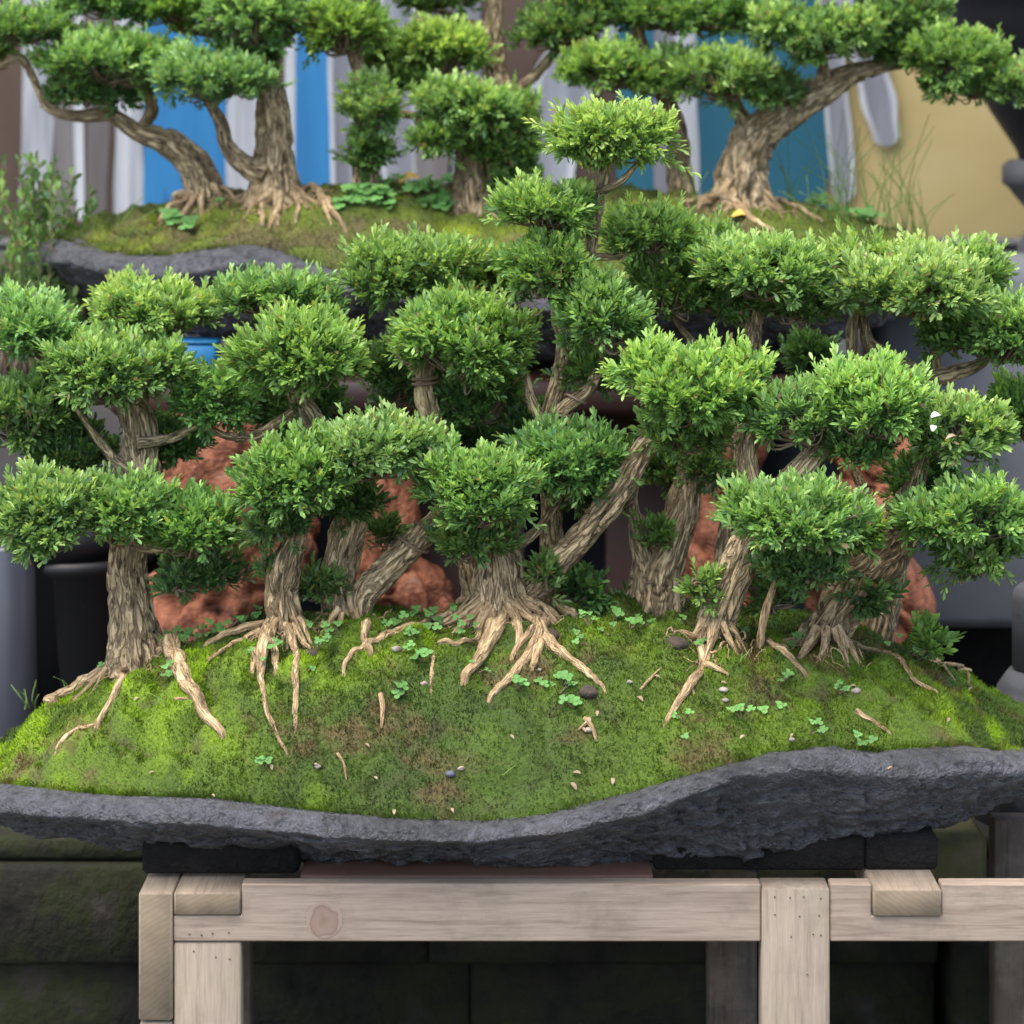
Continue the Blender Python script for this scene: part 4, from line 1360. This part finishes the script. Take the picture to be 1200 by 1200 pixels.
limb(t, [(690, 300, y - .04, 6), (730, 300, y - .03, 5), (765, 285, y - .03, 3)], seed=76)
limb(t, [(672, 332, y - .03, 6), (655, 325, y - .06, 4), (640, 315, y - .08, 3)], seed=77)
for a in ((714, 163, 71, 44, y - .09, .98, 1.0), (640, 246, 60, 38, y - .08, .88, .85), (640, 318, 50, 48, y - .10, .60, 1.0), (706, 370, 54, 58, y - .11, .70, 1.0), (765, 277, 60, 38, y - .02, .80, 1.0), (700, 440, 40, 30, y - .03, .2, .7), (625, 500, 34, 24, y + .05, .15, .6), (785, 335, 46, 48, y + .0, .45, 1.0)):
    pad(t, *a[:5], bright=a[5], dens=a[6])

# ---- front tree 5: forked pale stump, wired
b = M1(766, 716); y = b[1] + .02
t = tree_at(b, 'forked pale bonsai stump bound with wire, standing on open moss', GF)
limb(t, [(766, 726, y, 38), (767, 700, y, 36), (770, 672, y, 34), (784, 640, y, 25), (798, 600, y, 22), (806, 560, y, 19), (812, 520, y, 10)], name='trunk', mat=M_BARKP, seed=81)
limb(t, [(758, 690, y - .01, 15), (752, 655, y - .015, 14), (745, 615, y - .015, 10), (741, 582, y - .015, 9), (748, 560, y - .01, 5)], mat=M_BARKP, seed=82)
wire(t, [(768, 680, y, 27), (769, 674, y, 27)], 1.0, 2.0)
wire(t, [(745, 615, y - .015, 10), (741, 585, y - .015, 9)], 1.0, 2.0, 2)
limb(t, [(806, 560, y, 9), (822, 530, y - .02, 5), (828, 505, y - .02, 3)], seed=84)
for a in ((790, 548, 44, 32, y + .04, .3, .8), (828, 548, 24, 24, y - .01, .35, .5)):
    pad(t, *a[:5], bright=a[5], dens=a[6])
pad(t, 772, 626, 20, 20, y - .03, .6, .7, name='shoot')
pad(t, 735, 722, 30, 14, y - .02, .5, .6, leaf=.017, name='shoot')

# ---- front tree 11: behind
y = .43
bx_ = P(850, 700, y)[0]
b = np.array([bx_, y, H1(np.array([bx_]), np.array([y]))[0]])
t = tree_at(b, 'dark stemmed bonsai rising behind the leaning bonsai beside the red stand leg', GF)
limb(t, [(845, 740, y, 15), (850, 640, y, 14), (868, 540, y, 13), (872, 450, y, 12), (882, 395, y - .02, 13), (888, 350, y - .03, 7)], name='trunk', mat=M_BARK2, seed=91)
limb(t, [(872, 460, y, 8), (830, 420, y, 7), (795, 380, y - .01, 5), (780, 340, y - .01, 3)], mat=M_BARK2, seed=92)
for a in ((890, 322, 92, 46, y - .06, .92, 1.0), (850, 350, 50, 32, y - .02, .5, .8), (935, 360, 44, 30, y - .04, .6, .8), (950, 420, 34, 26, y + .10, .08, .6)):
    pad(t, *a[:5], bright=a[5], dens=a[6])

# ---- front tree 6: leaning right
b = M1(840, 742); y = b[1] + .01
t = tree_at(b, 'bonsai with smooth leaning trunk above a stubby Y shaped root', GF)
limb(t, [(836, 752, y, 30), (840, 730, y, 26), (852, 690, y, 26), (875, 642, y, 25), (904, 595, y, 20), (935, 553, y, 18), (965, 522, y, 13), (990, 495, y - .02, 7)], name='trunk', seed=101)
nebari(t, b, 0.027, H1, 5, 101, .6)
limb(t, [(892, 615, y, 12), (884, 575, y, 13), (876, 540, y, 13), (880, 505, y, 8), (895, 485, y, 4)], mat=M_BARK2, seed=102)
limb(t, [(892, 640, y - .03, 8), (918, 634, y - .05, 8), (955, 632, y - .05, 7), (990, 642, y - .04, 5)], mat=M_ROOT, seed=103)
limb(t, [(910, 640, y - .05, 6), (920, 628, y - .06, 5), (930, 615, y - .07, 3)], mat=M_ROOT, seed=104)
root_on(t, [(822, 755, 8), (823, 782, 8), (805, 808, 8), (778, 852, 4)], M1, seed=105)
root_on(t, [(823, 780, 6), (838, 786, 4), (852, 792, 2)], M1, seed=106)
root_on(t, [(808, 802, 5), (812, 815, 3)], M1, seed=107)
for a in ((935, 492, 60, 46, y - .02, .68, 1.0), (1026, 478, 66, 56, y - .03, .95, 1.05), (928, 606, 90, 44, y - .09, .74, .95), (940, 664, 56, 24, y - .03, .25, .8), (1000, 520, 50, 24, y + .0, .35, .7), (1000, 625, 40, 26, y - .06, .6, .8)):
    pad(t, *a[:5], bright=a[5], dens=a[6])
pad(t, 826, 688, 14, 20, y - .02, .7, .6, name='shoot')
pad(t, 905, 705, 30, 24, y + .02, .3, .8, name='shoot')

# ---- front tree 7: right, dark rugged trunk
b = M1(968, 752); y = b[1] + .01
t = tree_at(b, 'rugged bonsai leaning over the moss beside the bulging red stand leg', GF)
limb(t, [(962, 760, y, 32), (970, 738, y, 27), (992, 702, y, 26), (1022, 665, y, 27), (1050, 632, y, 24), (1062, 600, y, 19), (1075, 560, y, 12), (1085, 520, y, 6)], name='trunk', mat=M_BARK2, seed=111, rough=.3, ridge=.34)
nebari(t, b, 0.027, H1, 5, 111, .8)
limb(t, [(1050, 625, y - .02, 10), (1090, 610, y - .05, 8), (1140, 615, y - .07, 5)], mat=M_BARK2, seed=112)
limb(t, [(1040, 640, y + .03, 9), (1012, 575, y + .04, 7), (1000, 540, y + .04, 6), (1012, 500, y + .03, 4)], mat=M_BARK2, seed=113)
limb(t, [(912, 672, y - .06, 3), (902, 700, y - .07, 5), (893, 735, y - .075, 5), (890, 772, y - .075, 4)], mat=M_ROOT, name='root', seed=114)
for k, r in enumerate(([(898, 752, 4), (920, 770, 5), (946, 796, 3)], [(985, 748, 9), (996, 765, 6), (1005, 778, 3)], [(990, 758, 5), (1030, 766, 4), (1055, 775, 4.5), (1072, 800, 4), (1100, 812, 2)], [(1003, 835, 4), (1025, 850, 4), (1043, 862, 2)],
                       [(1072, 768, 2.4), (1105, 774, 3), (1134, 790, 2.2), (1130, 812, 1.6)], [(1085, 772, 2), (1110, 788, 2), (1122, 805, 1.5)], [(955, 745, 9), (940, 752, 6)])):
    root_on(t, r, M1, seed=120 + k)
for a in ((1122, 506, 62, 44, y - .03, .85, .85), (1130, 612, 88, 46, y - .08, .66, 1.0), (1150, 655, 58, 28, y - .05, .5, .65), (1085, 560, 40, 24, y + .02, .3, .6)):
    pad(t, *a[:5], bright=a[5], dens=a[6])
pad(t, 1015, 704, 40, 34, y + .0, .4, .55, leaf=.02, name='shoot')
pad(t, 1090, 752, 22, 14, y - .0, .6, .4, leaf=.018, name='shoot')

# ---- front tree 10: upper right
y = .42
bx_ = P(1030, 720, y)[0]
b = np.array([bx_, y, H1(np.array([bx_]), np.array([y]))[0]])
t = tree_at(b, 'tall bonsai with thick level bough spreading two broad pads above the concrete bench', GF)
limb(t, [(1028, 750, y, 20), (1050, 650, y, 18), (1078, 560, y, 17), (1085, 490, y, 15), (1080, 445, y, 12), (1055, 425, y, 10), (1020, 405, y - .01, 9), (1010, 370, y - .02, 5)], name='trunk', mat=M_BARK2, seed=131)
limb(t, [(1080, 448, y, 12), (1110, 440, y - .01, 12), (1145, 428, y - .02, 9), (1170, 405, y - .02, 4)], mat=M_BARK2, seed=132)
limb(t, [(1030, 440, y + .02, 8), (1002, 420, y, 9), (998, 385, y - .02, 8), (1006, 350, y - .03, 4)], mat=M_BARK2, seed=133)
limb(t, [(1098, 440, y, 8), (1096, 410, y - .01, 7), (1100, 370, y - .02, 4)], mat=M_BARK2, seed=134)
for a in ((1066, 338, 96, 54, y - .07, .95, 1.05), (1005, 310, 44, 32, y - .02, .85, .9), (1175, 392, 66, 52, y - .05, .70, 1.0), (1195, 485, 46, 38, y + .02, .4, .9), (1120, 395, 50, 24, y - .03, .3, .7), (1140, 320, 40, 34, y - .0, .8, .9)):
    pad(t, *a[:5], bright=a[5], dens=a[6])

for a in ((820, 300, 50, 34, y + .06, .55, .9), (960, 330, 46, 38, y + .04, .5, .9)):
    pad(t, *a[:5], bright=a[5], dens=a[6])
# ---------------------------------------------------------------- rear trees
def rear_pads(t, L):
    for a in L:
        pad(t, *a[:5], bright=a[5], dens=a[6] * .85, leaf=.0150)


b = M2(238, 232); y = b[1]
t = tree_at(b, 'bonsai bending low with long bare bough over the left rim of the raised tray', GR)
limb(t, [(240, 232, y, 27), (236, 215, y, 24), (224, 190, y, 22), (196, 166, y, 18), (160, 155, y - .01, 12), (130, 135, y - .02, 10), (90, 136, y - .03, 8), (58, 126, y - .03, 7), (42, 100, y - .03, 4)], name='trunk', seed=141)
nebari(t, b, 0.03, H2, 7, 141)
limb(t, [(165, 152, y, 9), (178, 125, y, 9), (165, 90, y, 6), (150, 70, y - .02, 3)], seed=142, mat=M_BARK2)
limb(t, [(48, 112, y - .03, 5), (25, 70, y - .03, 6), (0, 78, y - .03, 6), (-30, 70, y - .03, 3)], seed=143)
root_on(t, [(222, 225, 8), (205, 240, 6), (185, 265, 3)], M2, seed=144)
rear_pads(t, [(36, 32, 52, 28, y - .05, .75, 1), (128, 75, 82, 38, y - .06, .80, 1), (105, 105, 55, 26, y - .03, .4, .9), (130, 2, 64, 26, y, .5, 1), (-30, 50, 50, 40, y, .6, .8)])

b = M2(325, 232); y = b[1]
t = tree_at(b, 'bonsai with stout upright trunk and looping surface roots in the raised tray', GR)
limb(t, [(325, 236, y, 40), (324, 215, y, 33), (322, 180, y, 26), (320, 130, y, 21), (318, 88, y, 15), (312, 50, y, 12), (306, 20, y, 7)], name='trunk', seed=151)
nebari(t, b, 0.042, H2, 9, 151)
limb(t, [(310, 205, y - .02, 16), (288, 195, y - .02, 14), (266, 172, y - .03, 10), (258, 142, y - .03, 9), (240, 112, y - .03, 6)], seed=152, mat=M_BARK2)
limb(t, [(316, 80, y + .03, 9), (250, 40, y + .05, 8), (205, 30, y + .05, 8), (185, 5, y + .05, 6)], seed=153, mat=M_BARK2)
for k, r in enumerate(([(322, 222, 6), (306, 240, 5), (306, 262, 3)], [(330, 222, 5), (322, 240, 4.5), (325, 265, 3)], [(335, 222, 6), (370, 230, 6), (390, 250, 5), (405, 270, 3)], [(340, 225, 5), (350, 240, 4), (345, 258, 3)], [(375, 235, 4), (388, 262, 3)], [(300, 228, 6), (275, 236, 4)])):
    root_on(t, r, M2, seed=160 + k)
rear_pads(t, [(242, 92, 66, 38, y - .08, .85, 1.1), (300, 28, 58, 46, y - .04, .62, 1.1), (215, 8, 60, 26, y + .03, .4, .9), (320, -40, 70, 40, y, .7, .8), (285, 65, 40, 22, y - .02, .25, .7)])

b = M2(428, 226); y = b[1] + .04
t = tree_at(b, 'thin bonsai wrapped in leafy shoots between the clover and the stout trunk', GR)
limb(t, [(430, 232, y, 20), (428, 200, y, 17), (428, 150, y, 14), (424, 100, y, 10), (415, 60, y, 9), (405, 20, y, 6)], name='trunk', mat=M_BARK2, seed=171)
limb(t, [(424, 130, y, 6), (460, 132, y - .02, 6), (500, 138, y - .03, 4)], seed=172)
rear_pads(t, [(406, 34, 50, 46, y - .03, .7, 1), (436, 125, 36, 38, y - .04, .72, .9), (432, 175, 24, 34, y - .02, .35, .8), (395, -30, 60, 30, y, .6, .8)])

b = M2(560, 240); y = b[1]
t = tree_at(b, 'low leafy bonsai on a thick short trunk next to the clover patch', GR)
limb(t, [(560, 245, y, 36), (558, 222, y, 30), (556, 190, y, 25), (550, 150, y, 20), (545, 115, y, 10)], name='trunk', mat=M_BARK2, seed=181)
rear_pads(t, [(530, 120, 46, 28, y - .06, .85, 1), (565, 135, 48, 30, y - .05, .8, 1), (515, 162, 32, 20, y - .06, .6, .8), (585, 175, 42, 34, y - .02, .3, 1), (606, 140, 30, 28, y - .02, .35, .8), (600, 210, 30, 24, y - .02, .25, .8)])

b = M2(585, 226); y = b[1] + .08
t = tree_at(b, 'bonsai with tall straight pale trunk rising behind the low leafy bonsai', GR)
limb(t, [(592, 245, y, 18), (590, 180, y, 15), (584, 110, y, 14), (580, 55, y, 13), (580, 0, y, 12), (582, -60, y, 8)], name='trunk', seed=191)
limb(t, [(580, 30, y, 7), (540, 25, y, 6), (490, -5, y, 4)], seed=192)
limb(t, [(588, 110, y, 8), (620, 95, y, 7), (650, 62, y, 6), (680, 30, y, 3)], seed=193)
limb(t, [(590, 90, y, 6), (600, 110, y - .02, 5), (606, 92, y - .03, 3)], seed=194)
rear_pads(t, [(516, 62, 58, 42, y - .06, .85, 1), (455, 65, 40, 32, y - .02, .35, .8), (510, 0, 50, 20, y, .4, .8), (660, 34, 58, 32, y - .03, .4, 1), (590, -70, 80, 36, y, .7, .7), (480, 95, 26, 18, y - .06, .7, .7)])

b = M2(798, 232); y = b[1] + .06
t = tree_at(b, 'dark stemmed bonsai with layered pads in front of the teal paint', GR)
limb(t, [(800, 245, y, 20), (797, 200, y, 16), (792, 150, y, 14), (772, 100, y, 12), (750, 50, y, 11), (745, 0, y, 9), (748, -50, y, 6)], name='trunk', mat=M_BARK2, seed=201)
limb(t, [(775, 105, y, 7), (740, 100, y - .03, 6), (715, 90, y - .04, 4)], seed=202)
rear_pads(t, [(714, 84, 60, 34, y - .08, .78, 1), (782, 88, 52, 32, y - .06, .66, 1), (776, 18, 72, 28, y - .03, .6, 1), (845, 20, 54, 26, y - .02, .55, 1), (730, -30, 80, 30, y, .7, .7), (690, 5, 50, 26, y - .01, .5, .9)])

b = M2(868, 236); y = b[1]
t = tree_at(b, 'bonsai with massive cracked trunk leaning in front of the yellow wall', GR)
limb(t, [(868, 240, y, 44), (870, 220, y, 34), (876, 185, y, 28), (892, 155, y, 26), (925, 130, y, 22), (960, 108, y, 19), (995, 88, y, 14), (1030, 78, y, 10), (1062, 72, y - .01, 8), (1090, 60, y - .02, 4)], name='trunk', seed=211, ridge=.3, rough=.2)
nebari(t, b, 0.042, H2, 7, 211, .6)
limb(t, [(885, 165, y, 14), (868, 135, y + .01, 10), (852, 105, y, 7), (845, 85, y, 4)], seed=212, mat=M_BARK2)
limb(t, [(965, 105, y, 11), (965, 75, y - .01, 8), (955, 50, y - .02, 4)], seed=213, mat=M_BARK2)
for k, r in enumerate(([(890, 232, 7), (925, 242, 5), (965, 262, 3)], [(860, 240, 8), (880, 258, 5), (905, 274, 3)], [(845, 236, 8), (815, 242, 5)])):
    root_on(t, r, M2, seed=220 + k)
rear_pads(t, [(850, 92, 62, 38, y - .04, .72, 1), (905, 108, 40, 24, y - .02, .3, .8), (955, 44, 76, 38, y - .05, .80, 1.05), (1058, 22, 56, 36, y - .0, .4, 1), (1118, 70, 58, 46, y - .05, .75, 1.05), (1182, 100, 36, 26, y - .06, .72, 1), (1140, 100, 50, 24, y - .03, .4, .8), (950, -30, 80, 36, y, .7, .7), (1060, 60, 36, 24, y - .01, .3, .8)])

# ---------------------------------------------------------------- shrub at the left, behind
p = P(45, 345, 1.15)
sh = thing('leafy_shrub', (p[0], 1.15, TERR_Z - 0.35), 'loose green shrub with upright leafy shoots beside the raised tray', 'shrub')
stems, orgs, axs, sls = [], [], [], []
for k in range(60):
    bx = rng.normal(45, 26); tipx = bx + rng.normal(8, 26); tipy = rng.uniform(178, 300) + abs(tipx - 30) * .25
    yy = 1.15 + rng.normal(0, .05)
    p0, p2 = P(bx, 440, yy), P(tipx, tipy, yy + rng.normal(0, .03))
    p1 = (p0 + p2) / 2 + rng.normal(0, .015, 3)
    stems.append(tube([p0, p1, p2], [.003, .0022, .001], 12, 6))
    cc = catmull([p0, p1, p2], 14)
    for q in range(4, 13):
        orgs.append(cc[q]); d = cc[q + 1 if q < 13 else q] - cc[q - 1]; axs.append(d / np.linalg.norm(d)); sls.append(.03)
V_, F_, B_ = join(stems)
make_mesh('stems', V_, F_, M_TWIG, sh, True, kind='stuff')
V_, Q_, C_ = sprigs(np.array(orgs), np.array(axs), np.array(sls), 5, np.clip(rng.normal(.38, .2, len(orgs)), .05, 1), leaf=.019)
make_mesh('leaves', V_, Q_, M_LEAF, sh, False, col=C_, kind='stuff')
s_t = (1.15 + DC) / F
vv, qq = lathe([(0, 0.0), (.13, 0.0), (.17, TERR_Z - .40), (.18, TERR_Z - .39), (.18, TERR_Z - .36), (.165, TERR_Z - .36), (.16, TERR_Z - .385), (0, TERR_Z - .385)], p[0], 1.15, 40)
pt = thing('plant_pot', (p[0], 1.15, 0), 'tall dark pot holding the loose green shrub', 'pot')
fixn(make_mesh('body', vv, qq, M_BLACK, pt))

# ---------------------------------------------------------------- small weeds, grass, litter
def near_front(px, py):
    if py > 885:
        return 'along the stone rim'
    for x, w in ((215, 'by the thick straight trunk near the black tub'), (375, 'by the stump with dangling roots'), (460, 'below the pale wired arm'), (680, 'by the fan of bare roots'), (790, 'below the forked wired stump'), (900, 'by the stubby Y shaped root'), (2000, 'by the rugged trunk and red stand leg')):
        if px < x:
            return w


def near_rear(px, py):
    for x, w in ((280, 'under the low bending bonsai'), (540, 'between the stout trunk and the low leafy bonsai'), (800, 'beside the low leafy bonsai'), (1005, 'by the massive cracked trunk'), (2000, 'by the tray end near the yellow wall')):
        if px < x:
            return w


def weed(px, py, M, r=0.006, n=4, group='clover sprigs in the front moss', label='small round leaved clover sprig growing in the front tray moss'):
    b = M(px, py)
    V_, Fc, Cc, k = [], [], [], 0
    st = []
    for q in range(n):
        c = b + np.array([rng.normal(0, .008), rng.normal(0, .006), rng.uniform(.006, .018)])
        st.append(tube([b, (b + c) / 2 + rng.normal(0, .001, 3), c], [.0006, .0005, .0005], 5, 5))
        nrm = np.array([rng.normal(0, .35), -0.55 + rng.normal(0, .2), 1.0]); nrm /= np.linalg.norm(nrm)
        u = np.cross(nrm, [0, 1, 0.3]); u /= np.linalg.norm(u); w = np.cross(nrm, u)
        tint = np.array([0.12, 0.28, 0.075]) * rng.uniform(.75, 1.35) + np.array([.02, .03, .0]) * rng.uniform(0, 1)
        a0 = rng.uniform(0, 6.28)
        for lf in range(3):
            aa = a0 + lf * 2.094
            cc = c + (u * math.cos(aa) + w * math.sin(aa)) * r * .75
            th = np.linspace(0, 2 * math.pi, 9, endpoint=False)
            rr = r * (0.72 + .06 * np.cos(th * 2))
            ring = cc + (np.cos(th)[:, None] * u + np.sin(th)[:, None] * w) * rr[:, None] + nrm * (0.0008 * np.cos(2 * th))[:, None]
            V_.append(np.vstack([ring, cc - nrm * .0008])); Fc.append(np.array([[i, (i + 1) % 9, 9] for i in range(9)]) + k); k += 10
            Cc.append(np.tile(tint, (10, 1)))
    w_ = near_front(px, py) if M is M1 else near_rear(px, py)
    root = thing('clover_sprig', b, 'round leaved clover sprig growing ' + w_, 'clover', group + ' ' + w_)
    make_mesh('leaflets', np.vstack(V_), np.vstack(Fc), M_CLOVER, root, True, col=np.vstack(Cc), kind='stuff')
    v_, f_, b_ = join(st)
    make_mesh('stalks', v_, f_, M_TWIG, root, True, kind='stuff')


for a in ((226, 733), (250, 726), (270, 718), (212, 742), (186, 752), (176, 765), (482, 748), (505, 742), (497, 778), (530, 724), (548, 737), (494, 728), (715, 746), (738, 738), (690, 757), (950, 862), (966, 863), (915, 803), (905, 838), (660, 803),
          (672, 832), (636, 808), (800, 848), (806, 868), (385, 752), (372, 762), (474, 818), (455, 745), (205, 790), (150, 770), (100, 775), (870, 845), (1010, 878), (985, 815), (310, 905), (720, 728), (260, 742), (238, 745), (655, 815), (690, 735), (280, 715), (292, 722), (218, 722), (200, 735), (468, 735), (515, 732), (540, 745), (470, 765), (700, 720), (752, 735), (800, 735), (880, 745), (940, 760), (1040, 760), (1075, 775), (395, 740), (360, 742), (300, 775), (350, 790), (322, 770), (130, 775), (560, 790), (605, 810), (820, 765), (195, 800)):
    weed(a[0], a[1], M1, rng.uniform(.0032, .0058), int(rng.integers(2, 5)))
for a in [(rng.uniform(398, 530), rng.uniform(216, 248)) for _ in range(34)] + [(575, 250), (590, 240), (690, 232), (200, 262), (210, 270), (260, 245), (985, 245), (1005, 235), (1015, 228), (960, 240)]:
    weed(a[0], a[1], M2, rng.uniform(.006, .011), int(rng.integers(2, 5)), 'clover sprigs in the raised tray', 'round leaved clover sprig growing in the raised rear tray moss')


def grass(px, py, M, n, h, spread, label, group, seeds=False):
    b = M(px, py)
    parts = []
    for q in range(n):
        o = b + np.array([rng.normal(0, .006), rng.normal(0, .006), -.003])
        hh = h * rng.uniform(.45, 1.1)
        dx = rng.normal(0, spread)
        parts.append(tube([o, o + np.array([dx * .3, rng.normal(0, .01), hh * .55]), o + np.array([dx, rng.normal(0, .02), hh])], [.0009, .0007, .0003], 9, 5))
    V_, F_, B_ = join(parts)
    w_ = near_front(px, py) if M is M1 else near_rear(px, py)
    root = thing('grass_tuft', b, 'thin grass tuft growing ' + w_, 'grass', group + ' ' + w_)
    make_mesh('blades', V_, F_, M_LEAF, root, True, col=np.tile(np.array([.20, .32, .07]), (len(V_), 1)) * rng.uniform(.7, 1.3, (len(V_), 1)), kind='stuff')


for a in ((925, 235, 6, .13), (975, 240, 6, .15), (1000, 250, 7, .17), (1020, 255, 8, .19), (1045, 262, 7, .16), (1075, 276, 6, .14), (1085, 280, 5, .10), (1060, 268, 5, .18), (815, 240, 4, .08), (945, 255, 4, .07), (700, 245, 4, .09), (135, 290, 3, .08), (990, 262, 5, .08), (1035, 270, 6, .09)):
    grass(a[0], a[1], M2, a[2], a[3], .045, 'thin grass tuft growing in the raised rear tray moss', 'grass tufts in the raised tray')
for a in ((42, 790, 3, .035), (85, 770, 3, .03), (30, 805, 3, .04), (210, 830, 3, .02), (865, 775, 3, .02), (590, 905, 3, .015)):
    grass(a[0], a[1], M1, a[2], a[3], .012, 'thin grass tuft growing in the front tray moss', 'grass tufts in the front tray')
# leafy weed beside the grass on the rear tray
for (a, bb) in ((1010, 215), (1030, 205), (1045, 190), (1000, 222)):
    pass


def litter(px, py, M, L, mat, label, group, name='fallen_leaf', wid=.45, ang=None, tilt=.3):
    b = M(px, py, .006)
    a = rng.uniform(0, 3.14) if ang is None else ang
    d = np.array([math.cos(a), math.sin(a) * .8, math.sin(a) * .5 + rng.normal(0, tilt * .4)]); d /= np.linalg.norm(d)
    nrm = np.array([0, -.5, 1.0]); s = np.cross(d, nrm); s /= np.linalg.norm(s); nrm = np.cross(s, d)
    ts = np.linspace(0, 1, 9)
    V_ = []
    for t_ in ts:
        w_ = wid * L * .5 * math.sin(math.pi * min(1, t_ * .92 + .06)) ** .8
        cv = nrm * (L * .18 * math.sin(t_ * 3.1))
        c = b + d * (t_ - .5) * L + cv
        V_ += [c - s * w_ + nrm * w_ * .35, c, c + s * w_ + nrm * w_ * .35]
    q = []
    for k in range(8):
        q += [[3 * k, 3 * k + 1, 3 * k + 4, 3 * k + 3], [3 * k + 1, 3 * k + 2, 3 * k + 5, 3 * k + 4]]
    if group:
        label = 'tiny dry brown leaf lying ' + near_front(px, py); group = group + ' ' + near_front(px, py)
    tag(make_mesh(name, np.array(V_), np.array(q), mat, None, True), label, 'leaf', group)


litter(480, 216, M2, .034, M_YLEAF, 'yellow fallen leaf lying on the clover of the raised tray', None, wid=.7, ang=.1)
litter(868, 258, M2, .028, M_YLEAF, 'yellow fallen leaf lying at the foot of the massive cracked trunk', None, wid=.6, ang=.1)
for a in ((541, 906, .009), (676, 912, .013), (672, 928, .016), (718, 922, .014), (750, 825, .014), (848, 806, .009), (1000, 810, .010), (1112, 850, .009), (178, 912, .009), (370, 902, .008), (440, 918, .009), (462, 958, .012), (530, 956, .010), (770, 800, .010), (250, 948, .008), (690, 850, .014), (700, 842, .012), (684, 862, .012), (870, 870, .01), (928, 868, .008), (318, 905, .012), (160, 825, .01), (430, 880, .01), (600, 870, .01)):
    litter(a[0], a[1], M1, a[2] * .75, M_DLEAF, 'tiny dry brown leaf lying on the front tray moss', 'dry leaf litter on the front moss')


def stick(px, py, qx, qy, M, r, label):
    p0, p1 = M(px, py, .003), M(qx, qy, .002)
    mid = (p0 + p1) / 2 + np.array([.002, 0, .003])
    V_, Q_, T_, B_ = tube([p0, mid, p1], [r, r * .9, r * .6], 14, 10, .2, .1, .001)
    tag(make_mesh('stick', V_, [Q_, T_], M_ROOT, None, True, vec=B_), 'short bare brown stick lying on moss ' + near_front(px, py), 'twig', 'sticks lying on the front moss')


for a in ((446, 817, 448, 856, .003), (395, 886, 407, 917, .0016), (750, 812, 776, 784, .0016), (685, 845, 700, 872, .0025), (1040, 905, 1045, 907, .001), (690, 850, 678, 858, .002), (205, 822, 235, 828, .002)):
    stick(*a[:4], M1, a[4], 'short bare brown stick lying on the front tray moss')


def pebble(px, py, M, r, mat, label, group=None, name='pebble'):
    if group:
        label = 'small pale pebble half sunk in moss ' + near_front(px, py); group = group + ' ' + near_front(px, py)
    b = M(px, py, r * .3)
    u = np.linspace(0, math.pi, 9); w = np.linspace(0, 2 * math.pi, 14, endpoint=False)
    V_ = np.array([[math.sin(a) * math.cos(c) * 1.2, math.sin(a) * math.sin(c), math.cos(a) * .75] for a in u for c in w])
    V_ = V_ * (1 + .25 * noise(V_ * 1.7 + px, 3))[:, None] * r + b
    i = np.arange(8)[:, None] * 14; j = np.arange(14)[None, :]
    q = np.stack([i + j, i + 14 + j, i + 14 + (j + 1) % 14, i + (j + 1) % 14], -1).reshape(-1, 4)
    tag(fixn(make_mesh(name, V_, q, mat, None, True)), label, 'pebble' if name == 'pebble' else 'soil', group)


for a in ((465, 762, .005), (497, 803, .0045), (848, 810, .005), (632, 788, .0035), (850, 822, .0035), (738, 800, .003), (1003, 812, .005), (928, 868, .0035), (690, 858, .004), (372, 900, .004), (540, 903, .004)):
    pebble(a[0], a[1], M1, a[2], M_PEB, 'small pale pebble half sunk in the front tray moss', 'pebbles in the front moss')
pebble(528, 909, M1, .005, M_BLUEP if False else mat_noise('slate', [(0.3, (.05, .055, .08)), (0.7, (.10, .105, .14))], 40, .7, .1), 'small blue grey stone chip in the front tray moss')
for k, a in enumerate(((792, 758, .012), (645, 748, .012), (690, 815, .010), (365, 770, .009))):
    pebble(a[0], a[1], M1, a[2], M_SOIL, ('dark crumbly soil clod on open moss below the forked stump', 'dark soil clod between the fan of roots', 'dark soil clod at the tip of a long bare root', 'small dark soil clod beside the dangling roots')[k], None, 'soil_clod')

# pale petals and a dry leaf caught on the foliage above the concrete bench
M_PETAL = mat_noise('petal', [(0.3, (.62, .55, .45)), (0.7, (.75, .70, .62))], 60, .6, .1)
_o = lambda px, py, Y: (lambda a, b, lift=0.0: P(px, py, Y))
litter(1097, 488, _o(1097, 488, .115), .014, M_PETAL, 'pale petal caught on the foliage pad above a second lower petal', None, name='fallen_petal', wid=.7, ang=.5)
litter(1094, 502, _o(1094, 502, .11), .011, M_PETAL, 'pale petal caught just below the larger petal on a foliage pad', None, name='fallen_petal', wid=.7, ang=1.2)
litter(1115, 513, _o(1115, 513, .11), .017, M_DLEAF, 'dry brown leaf caught on the foliage pad beside two pale petals', None, wid=.35, ang=.6)
